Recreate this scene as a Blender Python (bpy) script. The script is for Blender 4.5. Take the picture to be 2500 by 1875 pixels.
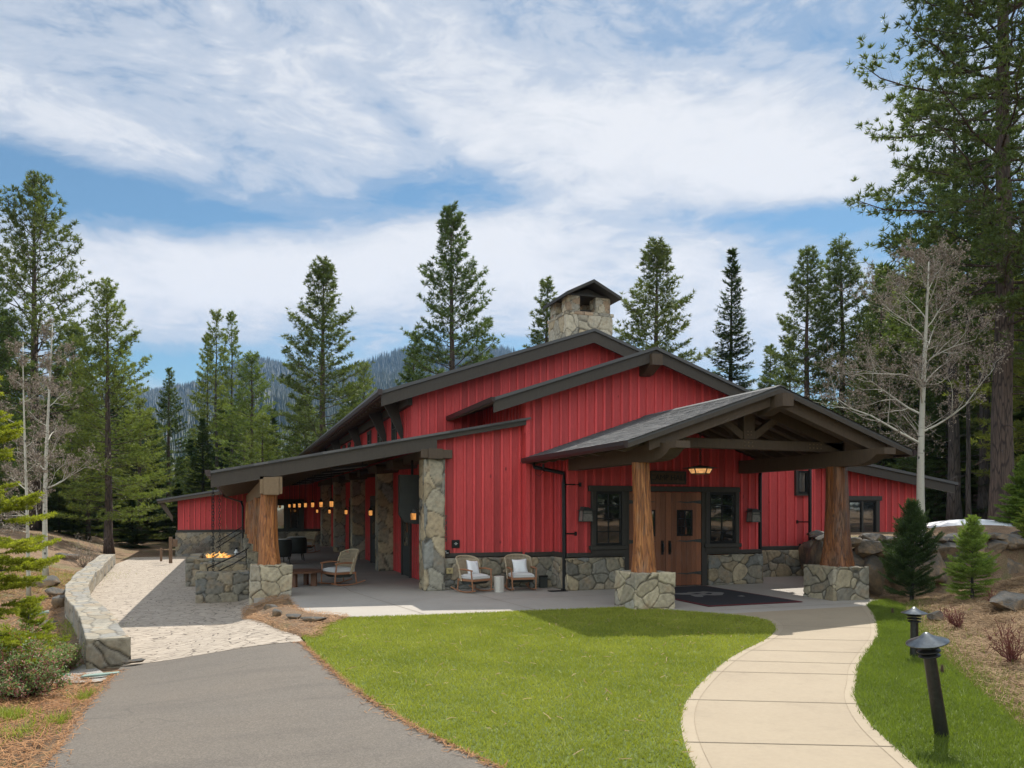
import bpy, math, random
import numpy as np
from mathutils import Vector, Matrix
random.seed(7); RNG=np.random.default_rng(7)
for o in list(bpy.data.objects): bpy.data.objects.remove(o)
SC=bpy.context.scene; COL=SC.collection
PI=math.pi; rad=math.radians
# ---------------------------------------------------------------- camera
FPX=1900.; HY=1241.; CX=1250.; CAMH=2.0
YAW=math.atan((CX-571.)/FPX); SY=math.sin(YAW); CY=math.cos(YAW)
cd=bpy.data.cameras.new('camera'); cam=bpy.data.objects.new('camera',cd); COL.objects.link(cam); SC.camera=cam
cam.location=(0,0,CAMH); cam.rotation_euler=(rad(90),0,-YAW)
cd.sensor_width=36; cd.lens=FPX/2500*36; cd.shift_y=(HY-937.5)/2500; cd.clip_end=9000; cd.clip_start=.1
SC.render.resolution_x=1024; SC.render.resolution_y=768
SC.view_settings.view_transform='Standard'; SC.view_settings.look='None'; SC.view_settings.gamma=1
SC.view_settings.exposure=1.1
# ---------------------------------------------------------------- node helpers
class G:
    def __init__(s,nt): s.nt=nt; s.n=nt.nodes; s.l=nt.links
    def node(s,t,**kw):
        n=s.n.new(t)
        for k,v in kw.items():
            if k in n.inputs.keys(): s.put(n.inputs[k],v)
            else: setattr(n,k,v)
        return n
    def put(s,inp,v):
        if isinstance(v,bpy.types.NodeSocket): s.l.new(v,inp)
        else:
            if hasattr(inp.default_value,'__len__') and isinstance(v,(tuple,list)) and len(v)==3 and len(inp.default_value)==4: v=(*v,1)
            inp.default_value=v
    def m(s,op,a,b=0.,c=None,clamp=False):
        n=s.n.new('ShaderNodeMath'); n.operation=op; n.use_clamp=clamp
        s.put(n.inputs[0],a); s.put(n.inputs[1],b)
        if c is not None: s.put(n.inputs[2],c)
        return n.outputs[0]
    def mix(s,f,a,b,mode='MIX'):
        n=s.n.new('ShaderNodeMix'); n.data_type='RGBA'; n.blend_type=mode
        s.put(n.inputs[0],f); s.put(n.inputs[6],a); s.put(n.inputs[7],b); return n.outputs[2]
    def ramp(s,f,stops,interp='LINEAR'):
        n=s.n.new('ShaderNodeValToRGB'); s.put(n.inputs[0],f); cr=n.color_ramp; cr.interpolation=interp
        while len(cr.elements)<len(stops): cr.elements.new(.5)
        for e,(p,c) in zip(cr.elements,stops):
            e.position=p; e.color=(c,c,c,1) if not hasattr(c,'__len__') else (*c,1)
        return n.outputs[0]
    def coord(s,scale=(1,1,1),which='Object',rot=(0,0,0)):
        t=s.n.new('ShaderNodeTexCoord'); mp=s.n.new('ShaderNodeMapping'); mp.inputs['Scale'].default_value=scale; mp.inputs['Rotation'].default_value=rot
        s.l.new(t.outputs[which],mp.inputs[0]); return mp.outputs[0]
    def pos(s,scale=(1,1,1)):
        t=s.n.new('ShaderNodeNewGeometry'); mp=s.n.new('ShaderNodeMapping'); mp.inputs['Scale'].default_value=scale
        s.l.new(t.outputs['Position'],mp.inputs[0]); return mp.outputs[0]
    def noise(s,v,scale,detail=4,rough=.55,dist=0.,out=0):
        n=s.node('ShaderNodeTexNoise',Scale=scale,Detail=detail,Roughness=rough,Distortion=dist); s.l.new(v,n.inputs['Vector']); return n.outputs[out]
    def vor(s,v,scale,feature='F1',rand=1.,out='Distance'):
        n=s.n.new('ShaderNodeTexVoronoi'); n.feature=feature; n.inputs['Scale'].default_value=scale; n.inputs['Randomness'].default_value=rand
        s.l.new(v,n.inputs['Vector']); return n.outputs[out]
    def attr(s,name):
        n=s.n.new('ShaderNodeAttribute'); n.attribute_name=name; return n
    def bump(s,h,strength=.3,dist=.02):
        n=s.node('ShaderNodeBump',Strength=strength,Distance=dist); s.l.new(h,n.inputs['Height']); return n.outputs[0]
MATS={}
def material(name):
    m=bpy.data.materials.new(name); m.use_nodes=True; m.node_tree.nodes.clear(); MATS[name]=m
    return m,G(m.node_tree)
def pbsdf(g,base,rough=.8,normal=None,**kw):
    b=g.node('ShaderNodeBsdfPrincipled'); g.put(b.inputs['Base Color'],base); g.put(b.inputs['Roughness'],rough)
    if normal is not None: g.l.new(normal,b.inputs['Normal'])
    for k,v in kw.items(): g.put(b.inputs[k.replace('_',' ')],v)
    return b
def out(g,sh):
    o=g.n.new('ShaderNodeOutputMaterial'); g.l.new(sh,o.inputs['Surface'])
# ---------------------------------------------------------------- world: nishita + cirrus
SUNV=Vector((.50,.60,1.0)).normalized()
SUN_EL=math.asin(SUNV.z); SUN_AZ=math.atan2(SUNV.x,SUNV.y)
w=bpy.data.worlds.new('World'); SC.world=w; w.use_nodes=True
g=G(w.node_tree); g.n.clear()
sky=g.n.new('ShaderNodeTexSky'); sky.sky_type='NISHITA'; sky.sun_disc=False; sky.sun_elevation=SUN_EL; sky.sun_rotation=SUN_AZ
sky.altitude=1800; sky.air_density=1.3; sky.dust_density=.6; sky.ozone_density=2.2
tc=g.n.new('ShaderNodeTexCoord'); sp=g.n.new('ShaderNodeSeparateXYZ'); g.l.new(tc.outputs['Generated'],sp.inputs[0])
X_,Y_,Z_=sp.outputs
az=g.m('ARCTAN2',X_,Y_); el=g.m('ARCSINE',Z_)
# cloud coordinates: azimuth/elevation, with a warp so that the cirrus streaks drift
cb=g.n.new('ShaderNodeCombineXYZ'); g.put(cb.inputs[0],az); g.put(cb.inputs[1],g.m('MULTIPLY',el,2.6)); g.put(cb.inputs[2],0.)
vec=cb.outputs[0]
mp=g.node('ShaderNodeMapping',Rotation=(0,0,rad(-14))); g.l.new(vec,mp.inputs[0]); vecr=mp.outputs[0]
wrp=g.noise(vec,2.2,3,.5,out=1)
vw=g.n.new('ShaderNodeVectorMath'); vw.operation='MULTIPLY_ADD'; g.l.new(wrp,vw.inputs[0]); vw.inputs[1].default_value=(.22,.22,0); g.l.new(vecr,vw.inputs[2])
n1=g.noise(vw.outputs[0],2.6,7,.6,.4); n2=g.noise(vw.outputs[0],9.,8,.66,.6); n3=g.noise(vw.outputs[0],28.,5,.6)
def azel(px,py):
    u=(px*1.1302-CX)/FPX; v=-(py*1.1302-HY)/FPX
    return YAW+math.atan(u), math.atan(v/math.sqrt(1+u*u))
dens=g.m('ADD',g.m('MULTIPLY',g.m('SUBTRACT',n1,.5),1.5),g.m('MULTIPLY',g.m('SUBTRACT',n2,.5),1.05))
dens=g.m('ADD',dens,g.m('MULTIPLY',g.m('SUBTRACT',n3,.5),.45))
dens=g.m('ADD',dens,.50)
# (display px, py, half width, half height, tilt deg, amount)
for (px,py,wx,wy,tilt,amt) in [(1430,260,520,110,8,.75),(1050,360,420,60,14,.2),(200,270,420,75,6,.55),(330,600,420,110,-12,.5),(1150,500,640,85,-8,.55),
     (900,640,800,110,0,.45),(1750,700,500,130,0,.35),(1700,390,420,30,12,.35),
     (330,440,420,62,6,-.75),(60,420,200,70,0,-.4),(900,420,260,38,-12,-.55),(1700,470,520,32,4,-.62),(1050,440,260,22,-10,-.3),
     (400,790,280,40,0,-.5),(1150,748,240,26,4,-.45),(1900,330,200,200,0,-.1),(1850,60,300,120,0,-.15),(700,80,600,70,10,-.02),(1250,50,900,110,0,.16),(300,50,500,90,3,.22),(900,290,200,40,30,-.35),(1950,640,260,120,0,-.25),(1950,900,260,90,0,-.45)]:
    a0,e0=azel(px,py); ku=math.cos(a0-YAW)**2
    sx=wx*1.13/FPX*ku; sy=wy*1.13/FPX*math.cos(e0)
    da=g.m('SUBTRACT',az,a0); de=g.m('SUBTRACT',el,e0); ct,st=math.cos(rad(tilt)),math.sin(rad(tilt))
    p=g.m('ADD',g.m('MULTIPLY',da,ct),g.m('MULTIPLY',de,-st)); q=g.m('ADD',g.m('MULTIPLY',da,st),g.m('MULTIPLY',de,ct))
    r=g.m('ADD',g.m('POWER',g.m('ABSOLUTE',g.m('DIVIDE',p,sx)),2.),g.m('POWER',g.m('ABSOLUTE',g.m('DIVIDE',q,sy)),2.))
    dens=g.m('ADD',dens,g.m('MULTIPLY',g.m('EXPONENT',g.m('MULTIPLY',r,-1.)),amt))
cov=g.ramp(dens,[(.10,.02),(.38,.32),(.66,.78),(.95,1.)],'EASE')
bright=g.ramp(g.m('MULTIPLY',dens,.8),[(.2,(.26,.285,.32)),(.62,(.32,.335,.36)),(.95,(.41,.41,.415))])
skyc=g.mix(1.,sky.outputs[0],(.035,.044,.043),'MULTIPLY')
cl=g.mix(cov,skyc,bright)
# added fill light: unseen sky behind and above the camera made brighter and warmer
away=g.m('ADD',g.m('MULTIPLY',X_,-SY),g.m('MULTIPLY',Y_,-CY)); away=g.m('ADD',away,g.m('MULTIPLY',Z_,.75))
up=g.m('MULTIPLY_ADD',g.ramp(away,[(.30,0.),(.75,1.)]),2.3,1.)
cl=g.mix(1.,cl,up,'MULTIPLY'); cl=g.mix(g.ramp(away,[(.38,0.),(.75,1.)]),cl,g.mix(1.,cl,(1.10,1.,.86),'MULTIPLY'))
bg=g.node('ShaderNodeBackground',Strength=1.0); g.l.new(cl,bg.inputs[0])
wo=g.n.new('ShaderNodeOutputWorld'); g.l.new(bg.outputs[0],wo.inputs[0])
# ---------------------------------------------------------------- sun
sd=bpy.data.lights.new('sun','SUN'); sd.energy=3.0; sd.angle=rad(.5); sd.color=(1,.95,.86)
so=bpy.data.objects.new('sun',sd); COL.objects.link(so); so.rotation_euler=SUNV.to_track_quat('Z','Y').to_euler(); so.location=(30,40,60)
# ================================================================ geometry helpers
def P(px,py,z=0.):            # display pixel (2212 wide) on a horizontal plane -> world
    a=(px*1.1302-CX)/FPX; b=-(py*1.1302-HY)/FPX; t=(z-CAMH)/b
    return ((SY+a*CY)*t,(CY-a*SY)*t)
def PD(px,depth):             # display column at a depth -> world xy
    a=(px*1.1302-CX)/FPX; return ((SY+a*CY)*depth,(CY-a*SY)*depth)
def ZD(py,depth): return CAMH+(HY-py*1.1302)/FPX*depth
def tag(o,label=None,cat=None,group=None,kind=None):
    if label: o['label']=label
    if cat: o['category']=cat
    if group: o['group']=group
    if kind: o['kind']=kind
    return o
def empty(name,loc=(0,0,0),rz=0):
    o=bpy.data.objects.new(name,None); COL.objects.link(o); o.location=loc; o.rotation_euler=(0,0,rz); o.empty_display_size=.2; return o
def npmesh(name,V,F,mats,parent=None,tint=None,mi=None,smooth=False,col=None):
    """V (n,3); F (m,k) int array or a list of faces"""
    me=bpy.data.meshes.new(name); V=np.asarray(V,dtype=np.float32)
    if isinstance(F,np.ndarray):
        m,k=F.shape; me.vertices.add(len(V)); me.vertices.foreach_set('co',V.ravel())
        me.loops.add(m*k); me.loops.foreach_set('vertex_index',F.astype(np.int32).ravel())
        me.polygons.add(m); me.polygons.foreach_set('loop_start',np.arange(0,m*k,k,dtype=np.int32)); me.polygons.foreach_set('loop_total',np.full(m,k,dtype=np.int32))
    else: me.from_pydata([tuple(map(float,v)) for v in V],[],F)
    me.update(calc_edges=True); me.validate()
    if not isinstance(mats,(list,tuple)): mats=[mats]
    for mm in mats: me.materials.append(MATS[mm])
    if mi is not None: me.polygons.foreach_set('material_index',np.asarray(mi,dtype=np.int32))
    if tint is not None:
        a=me.attributes.new('tint','FLOAT','FACE'); a.data.foreach_set('value',np.asarray(tint,dtype=np.float32))
    if col is not None:
        a=me.attributes.new('stone','FLOAT_COLOR','POINT'); a.data.foreach_set('color',np.asarray(col,dtype=np.float32).ravel())
    if smooth: me.polygons.foreach_set('use_smooth',np.ones(len(me.polygons),dtype=bool))
    o=bpy.data.objects.new(name,me); COL.objects.link(o)
    if parent: o.parent=parent
    return o
class MB:
    def __init__(s): s.v=[];s.f=[];s.t=[];s.m=[];s.sm=False
    def add(s,vs,fs,t=.5,m=0):
        b=len(s.v); s.v+= [tuple(v) for v in vs]
        for f in fs: s.f.append(tuple(b+i for i in f)); s.t.append(t); s.m.append(m)
        return s
    def box(s,x0,x1,y0,y1,z0,z1,t=.5,m=0):
        vs=[(x,y,z) for z in(z0,z1) for y in(y0,y1) for x in(x0,x1)]
        return s.add(vs,[(0,2,3,1),(4,5,7,6),(0,1,5,4),(2,6,7,3),(0,4,6,2),(1,3,7,5)],t,m)
    def bev(s,x0,x1,y0,y1,z0,z1,b=.01,t=.5,m=0):   # box with chamfered edges
        xs=(x0,x0+b,x1-b,x1);ys=(y0,y0+b,y1-b,y1);zs=(z0,z0+b,z1-b,z1)
        vs=[];idx={}
        def V(i,j,k):
            if (i,j,k) not in idx: idx[(i,j,k)]=len(vs); vs.append((xs[i],ys[j],zs[k]))
            return idx[(i,j,k)]
        fs=[]
        fs.append((V(1,1,0),V(1,2,0),V(2,2,0),V(2,1,0))); fs.append((V(1,1,3),V(2,1,3),V(2,2,3),V(1,2,3)))
        fs.append((V(1,0,1),V(2,0,1),V(2,0,2),V(1,0,2))); fs.append((V(1,3,1),V(1,3,2),V(2,3,2),V(2,3,1)))
        fs.append((V(0,1,1),V(0,1,2),V(0,2,2),V(0,2,1))); fs.append((V(3,1,1),V(3,2,1),V(3,2,2),V(3,1,2)))
        for j,jj in((1,0),(2,3)):
            for k,kk in((1,0),(2,3)): fs.append((V(1,jj,k),V(2,jj,k),V(2,j,kk),V(1,j,kk)))
        for i,ii in((1,0),(2,3)):
            for k,kk in((1,0),(2,3)): fs.append((V(ii,1,k),V(ii,2,k),V(i,2,kk),V(i,1,kk)))
        for i,ii in((1,0),(2,3)):
            for j,jj in((1,0),(2,3)): fs.append((V(ii,j,1),V(ii,j,2),V(i,jj,2),V(i,jj,1)))
        for i,ii in((1,0),(2,3)):
            for j,jj in((1,0),(2,3)):
                for k,kk in((1,0),(2,3)): fs.append((V(ii,j,k),V(i,jj,k),V(i,j,kk)))
        return s.add(vs,fs,t,m)
    def tube(s,pts,rs,n=8,t=.5,m=0,cap=True):
        pts=[Vector(p) for p in pts]
        if not hasattr(rs,'__len__'): rs=[rs]*len(pts)
        vs=[];u=None
        for i,p in enumerate(pts):
            d=(pts[min(i+1,len(pts)-1)]-pts[max(i-1,0)]).normalized()
            if u is None: u=d.orthogonal().normalized()
            u=(u-d*u.dot(d)).normalized(); w=d.cross(u)
            for k in range(n):
                a=2*PI*k/n; vs.append(p+(u*math.cos(a)+w*math.sin(a))*rs[i])
        fs=[(i*n+k,i*n+(k+1)%n,(i+1)*n+(k+1)%n,(i+1)*n+k) for i in range(len(pts)-1) for k in range(n)]
        if cap: fs+=[tuple(range(n))[::-1],tuple((len(pts)-1)*n+k for k in range(n))]
        return s.add(vs,fs,t,m)
    def beam(s,a,b,w,h,up=(0,0,1),t=.5,m=0):   # rectangular bar from a to b
        a,b=Vector(a),Vector(b); d=(b-a).normalized(); u=Vector(up); r=d.cross(u).normalized(); u=r.cross(d).normalized()
        vs=[p+r*i*w/2+u*j*h/2 for p in(a,b) for j in(-1,1) for i in(-1,1)]
        return s.add(vs,[(0,2,3,1),(4,5,7,6),(0,1,5,4),(2,6,7,3),(0,4,6,2),(1,3,7,5)],t,m)
    def prism(s,poly,axis,a,b,t=.5,m=0):        # poly in the plane across the axis
        def mk(p,c):
            return {'x':(c,p[0],p[1]),'y':(p[0],c,p[1]),'z':(p[0],p[1],c)}[axis]
        n=len(poly); vs=[mk(p,a) for p in poly]+[mk(p,b) for p in poly]
        fs=[tuple(range(n))[::-1],tuple(range(n,2*n))]+[(i,(i+1)%n,n+(i+1)%n,n+i) for i in range(n)]
        return s.add(vs,fs,t,m)
    def lathe(s,prof,c=(0,0,0),n=24,t=.5,m=0):
        vs=[(c[0]+r*math.cos(2*PI*k/n),c[1]+r*math.sin(2*PI*k/n),c[2]+z) for r,z in prof for k in range(n)]
        fs=[(i*n+k,i*n+(k+1)%n,(i+1)*n+(k+1)%n,(i+1)*n+k) for i in range(len(prof)-1) for k in range(n)]
        return s.add(vs,fs,t,m)
    def build(s,name,mats,parent=None,smooth=False,bevel=0):
        o=npmesh(name,np.array(s.v),s.f,mats,parent,tint=s.t,mi=s.m,smooth=smooth)
        if bevel:
            md=o.modifiers.new('bevel','BEVEL'); md.width=bevel; md.segments=1; md.limit_method='ANGLE'
        return o
def copy_tree(o,parent=None):
    c=o.copy(); COL.objects.link(c)
    if parent: c.parent=parent
    for ch in list(o.children): copy_tree(ch,c)
    return c
def ss(a,b,x):
    t=np.clip((np.asarray(x,dtype=float)-a)/(b-a),0,1); return t*t*(3-2*t)
# ================================================================ materials
def wood_mat(name,c1,c2,scale=(1,1,1),rough=.75,knots=False,fade=0.):
    m,g=material(name); v=g.coord(scale)
    st=g.noise(v,6,6,.6,.8); fine=g.noise(v,30,4,.6)
    f=g.m('ADD',g.m('MULTIPLY',st,.65),g.m('MULTIPLY',fine,.35))
    t=g.attr('tint').outputs['Fac']
    c=g.mix(g.ramp(f,[(.3,0.),(.7,1.)]),c1,c2)
    k=g.m('ADD',g.m('MULTIPLY',t,.6),.68)
    c=g.mix(1.,c,g.ramp(k,[(0.,0.),(1.,1.)]) if False else k,'MULTIPLY')
    if knots:
        kd=g.vor(g.pos((1,1,.55)),2.6)
        c=g.mix(g.ramp(kd,[(.05,.75),(.085,0.)]),c,tuple(x*.35 for x in c1))
        kd2=g.vor(g.pos((1.3,1.3,.9)),6.5); c=g.mix(g.ramp(kd2,[(.05,.45),(.085,0.)]),c,tuple(x*.45 for x in c1))
    if knots:
        ws=g.noise(g.pos((1,1,.5)),.9,5,.65); c=g.mix(g.ramp(ws,[(.42,0.),(.68,.32)]),c,g.mix(1.,c,(.72,.62,.60),'MULTIPLY')); zz=g.node('ShaderNodeSeparateXYZ'); g.l.new(g.pos(),zz.inputs[0]); dm=g.m('MULTIPLY',g.ramp(zz.outputs[2],[(0.,0.),(.86,.45),(1.,0.)]),g.ramp(g.noise(g.pos((3,3,1.)),3,4),[(.4,0.),(.6,1.)])); c=g.mix(dm,c,(.19,.09,.06))
    b=pbsdf(g,c,rough,g.bump(f,.35,.01)); out(g,b.outputs[0]); return m
wood_mat('red_siding',(.40,.034,.036),(.57,.070,.068),(6,6,.7),.72,knots=True)
wood_mat('dark_timber',(.055,.036,.021),(.090,.060,.036),(4,4,.8),.7)
wood_mat('dark_trim',(.028,.024,.019),(.044,.038,.030),(3,3,.8),.65)
wood_mat('fascia_paint',(.034,.026,.019),(.055,.043,.031),(4,4,.8),.65)
wood_mat('soffit_wood',(.09,.058,.034),(.15,.10,.06),(6,.6,6),.7)
wood_mat('beam_brown',(.16,.105,.055),(.22,.15,.085),(3,3,3),.7)
wood_mat('door_wood',(.17,.058,.025),(.27,.10,.045),(7,7,.5),.5,knots=True)
wood_mat('chair_wood',(.24,.10,.045),(.34,.16,.08),(5,5,1.2),.55)
wood_mat('table_wood',(.12,.055,.03),(.19,.09,.05),(2,8,8),.55)
wood_mat('stump_wood',(.45,.42,.37),(.6,.56,.5),(12,12,1.2),.8)
wood_mat('post_wood',(.12,.07,.04),(.2,.12,.07),(5,5,1),.85)
def log_mat(name='log_wood',dk=1.):
    m,g=material(name); v=g.coord((9,9,.7)); a=g.noise(v,2.2,6,.62,1.2); b2=g.noise(v,9,4,.6); lo=g.noise(g.coord((1.3,1.3,.7)),1.6,3)
    c=g.ramp(a,[(.28,(.10,.034,.010)),(.45,(.32,.11,.028)),(.62,(.50,.20,.055)),(.78,(.40,.20,.09))])
    c=g.mix(g.ramp(lo,[(.52,0.),(.68,.6)]),c,(.26,.19,.135))
    crack=g.ramp(g.noise(g.coord((5,5,.22)),4,3,.5,.5),[(.46,0.),(.49,1.),(.51,1.),(.54,0.)]); kn=g.ramp(g.vor(g.coord((1,1,.7)),3.3),[(.06,.8),(.12,0.)]); c=g.mix(kn,c,(.07,.03,.014))
    c=g.mix(g.m('MULTIPLY',crack,.55),c,(.05,.022,.012))
    if dk<1: c=g.mix(1.,c,(dk,dk*.92,dk*.86),'MULTIPLY')
    h=g.m('ADD',a,g.m('MULTIPLY',b2,.4)); h=g.m('SUBTRACT',h,g.m('MULTIPLY',crack,.8))
    out(g,pbsdf(g,c,.5,g.bump(h,.8,.02)).outputs[0])
log_mat(); log_mat('log_wood_dark',.52)  # darker copy: the right post's brown stain with its shade put into the colour
def stone_mat(name,dark=1.):
    m,g=material(name); a=g.attr('stone').outputs['Color']; v=g.pos(); n=g.noise(v,9,8,.7); n2=g.noise(v,55,5,.7); bl=g.noise(v,3.2,4,.6)
    c=g.mix(1.,a,g.ramp(n,[(.25,.52*dark),(.5,1.*dark),(.75,1.3*dark)]),'MULTIPLY'); c=g.mix(g.m('MULTIPLY',n2,.4),c,g.mix(1.,c,(.45,.43,.4),'MULTIPLY'))
    c=g.mix(g.ramp(bl,[(.55,0.),(.72,.55)]),c,(.34,.23,.13))
    h=g.m('ADD',n,g.m('MULTIPLY',n2,.5)); out(g,pbsdf(g,c,.88,g.bump(h,.55,.025)).outputs[0])
stone_mat('stone')
def boulder_mat():
    m,g=material('boulder_rock'); v=g.coord(); n=g.noise(v,1.6,8,.65,.4); n2=g.noise(v,9,8,.7); gz=g.node('ShaderNodeSeparateXYZ'); ge=g.n.new('ShaderNodeNewGeometry'); g.l.new(ge.outputs['Normal'],gz.inputs[0])
    c=g.ramp(n,[(.3,(.06,.052,.045)),(.46,(.15,.118,.085)),(.60,(.33,.22,.125)),(.78,(.20,.165,.13))])
    c=g.mix(g.m('MULTIPLY',n2,.6),c,g.mix(1.,c,(.4,.4,.4),'MULTIPLY'))
    c=g.mix(g.ramp(g.m('ADD',n2,g.m('MULTIPLY',gz.outputs[2],.15)),[(.58,0.),(.72,.6)]),c,(.15,.15,.145)); c=g.mix(g.ramp(g.m('ADD',g.m('MULTIPLY',gz.outputs[2],.55),g.m('MULTIPLY',n2,.7)),[(.62,0.),(.85,.75)]),c,(.055,.055,.052))
    out(g,pbsdf(g,c,.9,g.bump(g.m('ADD',n,n2),.7,.05)).outputs[0])
boulder_mat()
def flat_mat(name,col,rough=.6,metal=0.,noise_amt=.25,nscale=12,bump=.1,**kw):
    m,g=material(name); v=g.coord(); n=g.noise(v,nscale,5,.6)
    c=g.mix(1.,col,g.ramp(n,[(.25,1-noise_amt),(.75,1+noise_amt)]),'MULTIPLY')
    b=pbsdf(g,c,rough,g.bump(n,bump,.01),**kw); b.inputs['Metallic'].default_value=metal; out(g,b.outputs[0])
flat_mat('black_metal',(.018,.018,.018),.42,.6,.2)
flat_mat('gutter_metal',(.045,.030,.028),.4,.4,.15)
flat_mat('bollard_metal',(.022,.021,.020),.38,.3,.4,30)
flat_mat('bollard_cap',(.17,.18,.185),.33,.85,.3,20)
flat_mat('cushion',(.55,.54,.52),.9,0,.06,40)
flat_mat('pillow_cloth',(.72,.72,.73),.9,0,.05,60)
flat_mat('cord_weave',(.42,.34,.23),.85,0,.2,60)
flat_mat('dark_cover',(.03,.033,.028),.7,0,.2,5)
flat_mat('brass_plate',(.45,.36,.18),.5,.3,.1)
flat_mat('white_plastic',(.75,.75,.73),.5,0,.05)
flat_mat('letter_grey',(.35,.35,.35),.6,0,.05)
flat_mat('sign_letter',(.012,.010,.008),.6,0,.1)
flat_mat('green_plastic',(.05,.28,.14),.4,0,.1)
flat_mat('slate_green',(.22,.30,.26),.8,0,.25,6)
flat_mat('mat_red',(.09,.012,.016),.95,0,.2,40)
flat_mat('mat_dark',(.012,.012,.016),.95,0,.3,80)
flat_mat('mat_logo',(.16,.15,.14),.95,0,.2,60)
flat_mat('snow',(.78,.80,.84),.7,0,.06,3,.3)
flat_mat('bare_twig',(.17,.135,.105),.9,0,.3,4)
flat_mat('catkin',(.30,.245,.19),.9,0,.3,4)
flat_mat('red_twig',(.16,.045,.035),.8,0,.4,4)
flat_mat('cone_brown',(.09,.05,.03),.9,0,.4,20)
flat_mat('lamp_iron',(.05,.055,.05),.6,.3,.4,20)
flat_mat('mica_glass',(.17,.15,.13),.35,0,.4,15)
flat_mat('patio_heater_metal',(.02,.02,.022),.5,.3,.2)
flat_mat('charred',(.015,.014,.013),.95,0,.4,20)
def emis(name,c,s):
    m,g=material(name); v=g.pos(); n=g.noise(v,14,3); e=g.node('ShaderNodeEmission',Strength=s); g.put(e.inputs[0],g.mix(g.ramp(n,[(.35,0.),(.65,1.)]),c,tuple(x*.55 for x in c))); out(g,e.outputs[0])
emis('lamp_glow',(1.,.42,.11),.42); emis('entry_glow',(1.,.50,.18),.40)
def flame_mat():
    m,g=material('flame'); v=g.coord((6,6,2.5)); n=g.noise(v,2,4,.6,1.); e=g.node('ShaderNodeEmission',Strength=.7)
    g.put(e.inputs[0],g.ramp(n,[(.3,(.9,.14,.02)),(.5,(1.,.42,.08)),(.7,(1.,.72,.3))])); tr=g.n.new('ShaderNodeBsdfTransparent'); mx=g.n.new('ShaderNodeMixShader')
    g.put(mx.inputs[0],g.ramp(n,[(.35,.1),(.55,.85)])); g.l.new(tr.outputs[0],mx.inputs[1]); g.l.new(e.outputs[0],mx.inputs[2]); out(g,mx.outputs[0])
flame_mat()
def glass_mat():
    m,g=material('window_glass'); n=g.noise(g.pos(),1.3,2); b=pbsdf(g,(.012,.014,.016),.03,g.bump(n,.06,.03),Specular_IOR_Level=1.); b.inputs['IOR'].default_value=1.9; out(g,b.outputs[0])
glass_mat()
def shingle_mat():
    m,g=material('shingle'); t=g.attr('tint').outputs['Fac']; n=g.noise(g.pos(),60,4,.7); n0=g.noise(g.pos(),2,3)
    f=g.m('ADD',g.m('MULTIPLY',t,.6),g.m('MULTIPLY',n,.4)); c=g.ramp(f,[(.2,(.065,.065,.066)),(.5,(.092,.090,.089)),(.85,(.125,.122,.119))])
    out(g,pbsdf(g,c,.85,g.bump(n,.5,.006)).outputs[0])
shingle_mat()
def concrete_mat(name,c1,c2):
    m,g=material(name); v=g.pos(); n=g.noise(v,.8,5,.6); n2=g.noise(v,18,6,.7); br=g.noise(g.pos((.6,8,1)),9,3); sp=g.noise(v,130,2,.5)
    f=g.m('ADD',g.m('MULTIPLY',n,.6),g.m('MULTIPLY',n2,.4)); c=g.mix(g.ramp(f,[(.3,0.),(.7,1.)]),c1,c2)
    st=g.noise(g.pos((1,1,1)),2.1,6,.7); c=g.mix(g.ramp(st,[(.55,0.),(.72,.30)]),c,tuple(x*.72 for x in c1)); c=g.mix(g.ramp(n,[(.58,0.),(.72,.25)]),c,tuple(x*.7 for x in c1)); c=g.mix(g.ramp(sp,[(.66,0.),(.75,.35)]),c,(.25,.2,.15))
    out(g,pbsdf(g,c,.82,g.bump(g.m('ADD',br,n2),.12,.004)).outputs[0])
concrete_mat('concrete',(.255,.20,.135),(.335,.27,.185)); concrete_mat('concrete_band',(.28,.222,.152),(.355,.288,.20))
concrete_mat('porch_concrete',(.29,.26,.225),(.38,.345,.30))
flat_mat('joint',(.17,.135,.095),.95,0,.3); flat_mat('joint_soft',(.26,.205,.14),.95,0,.2)
def asphalt_mat():
    m,g=material('asphalt'); v=g.pos(); n=g.noise(v,.5,4,.6); s1=g.vor(v,85,out='Color'); n2=g.noise(v,190,3,.7); bw=g.n.new('ShaderNodeRGBToBW'); g.l.new(s1,bw.inputs[0]); cr=g.vor(g.pos((.5,1.6,1)),.55,'DISTANCE_TO_EDGE')
    f=g.m('ADD',g.m('MULTIPLY',bw.outputs[0],.5),g.m('MULTIPLY',n2,.5)); c=g.ramp(f,[(.15,(.078,.066,.054)),(.5,(.120,.103,.085)),(.85,(.175,.152,.126))])
    c=g.mix(g.ramp(n,[(.35,0.),(.7,.5)]),c,g.mix(1.,c,(1.18,1.12,1.05),'MULTIPLY'))
    ck=g.noise(g.pos(),1.1,2,out=1); vm=g.n.new('ShaderNodeVectorMath'); vm.operation='MULTIPLY_ADD'; g.l.new(ck,vm.inputs[0]); vm.inputs[1].default_value=(.6,.6,0); g.l.new(g.pos((.42,.42,1)),vm.inputs[2]); ce=g.vor(vm.outputs[0],.8,'DISTANCE_TO_EDGE'); gate=g.ramp(g.noise(g.pos(),.45,2),[(.54,0.),(.6,1.)])
    c=g.mix(g.m('MULTIPLY',g.ramp(ce,[(.002,.55),(.005,0.)]),gate),c,(.045,.04,.034))
    st=g.noise(g.pos((.35,1.5,1)),1.6,4,.6); c=g.mix(g.ramp(st,[(.50,0.),(.66,.45)]),c,g.mix(1.,c,(.72,.72,.74),'MULTIPLY'))
    out(g,pbsdf(g,c,.9,g.bump(f,.55,.006)).outputs[0])
asphalt_mat()
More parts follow.
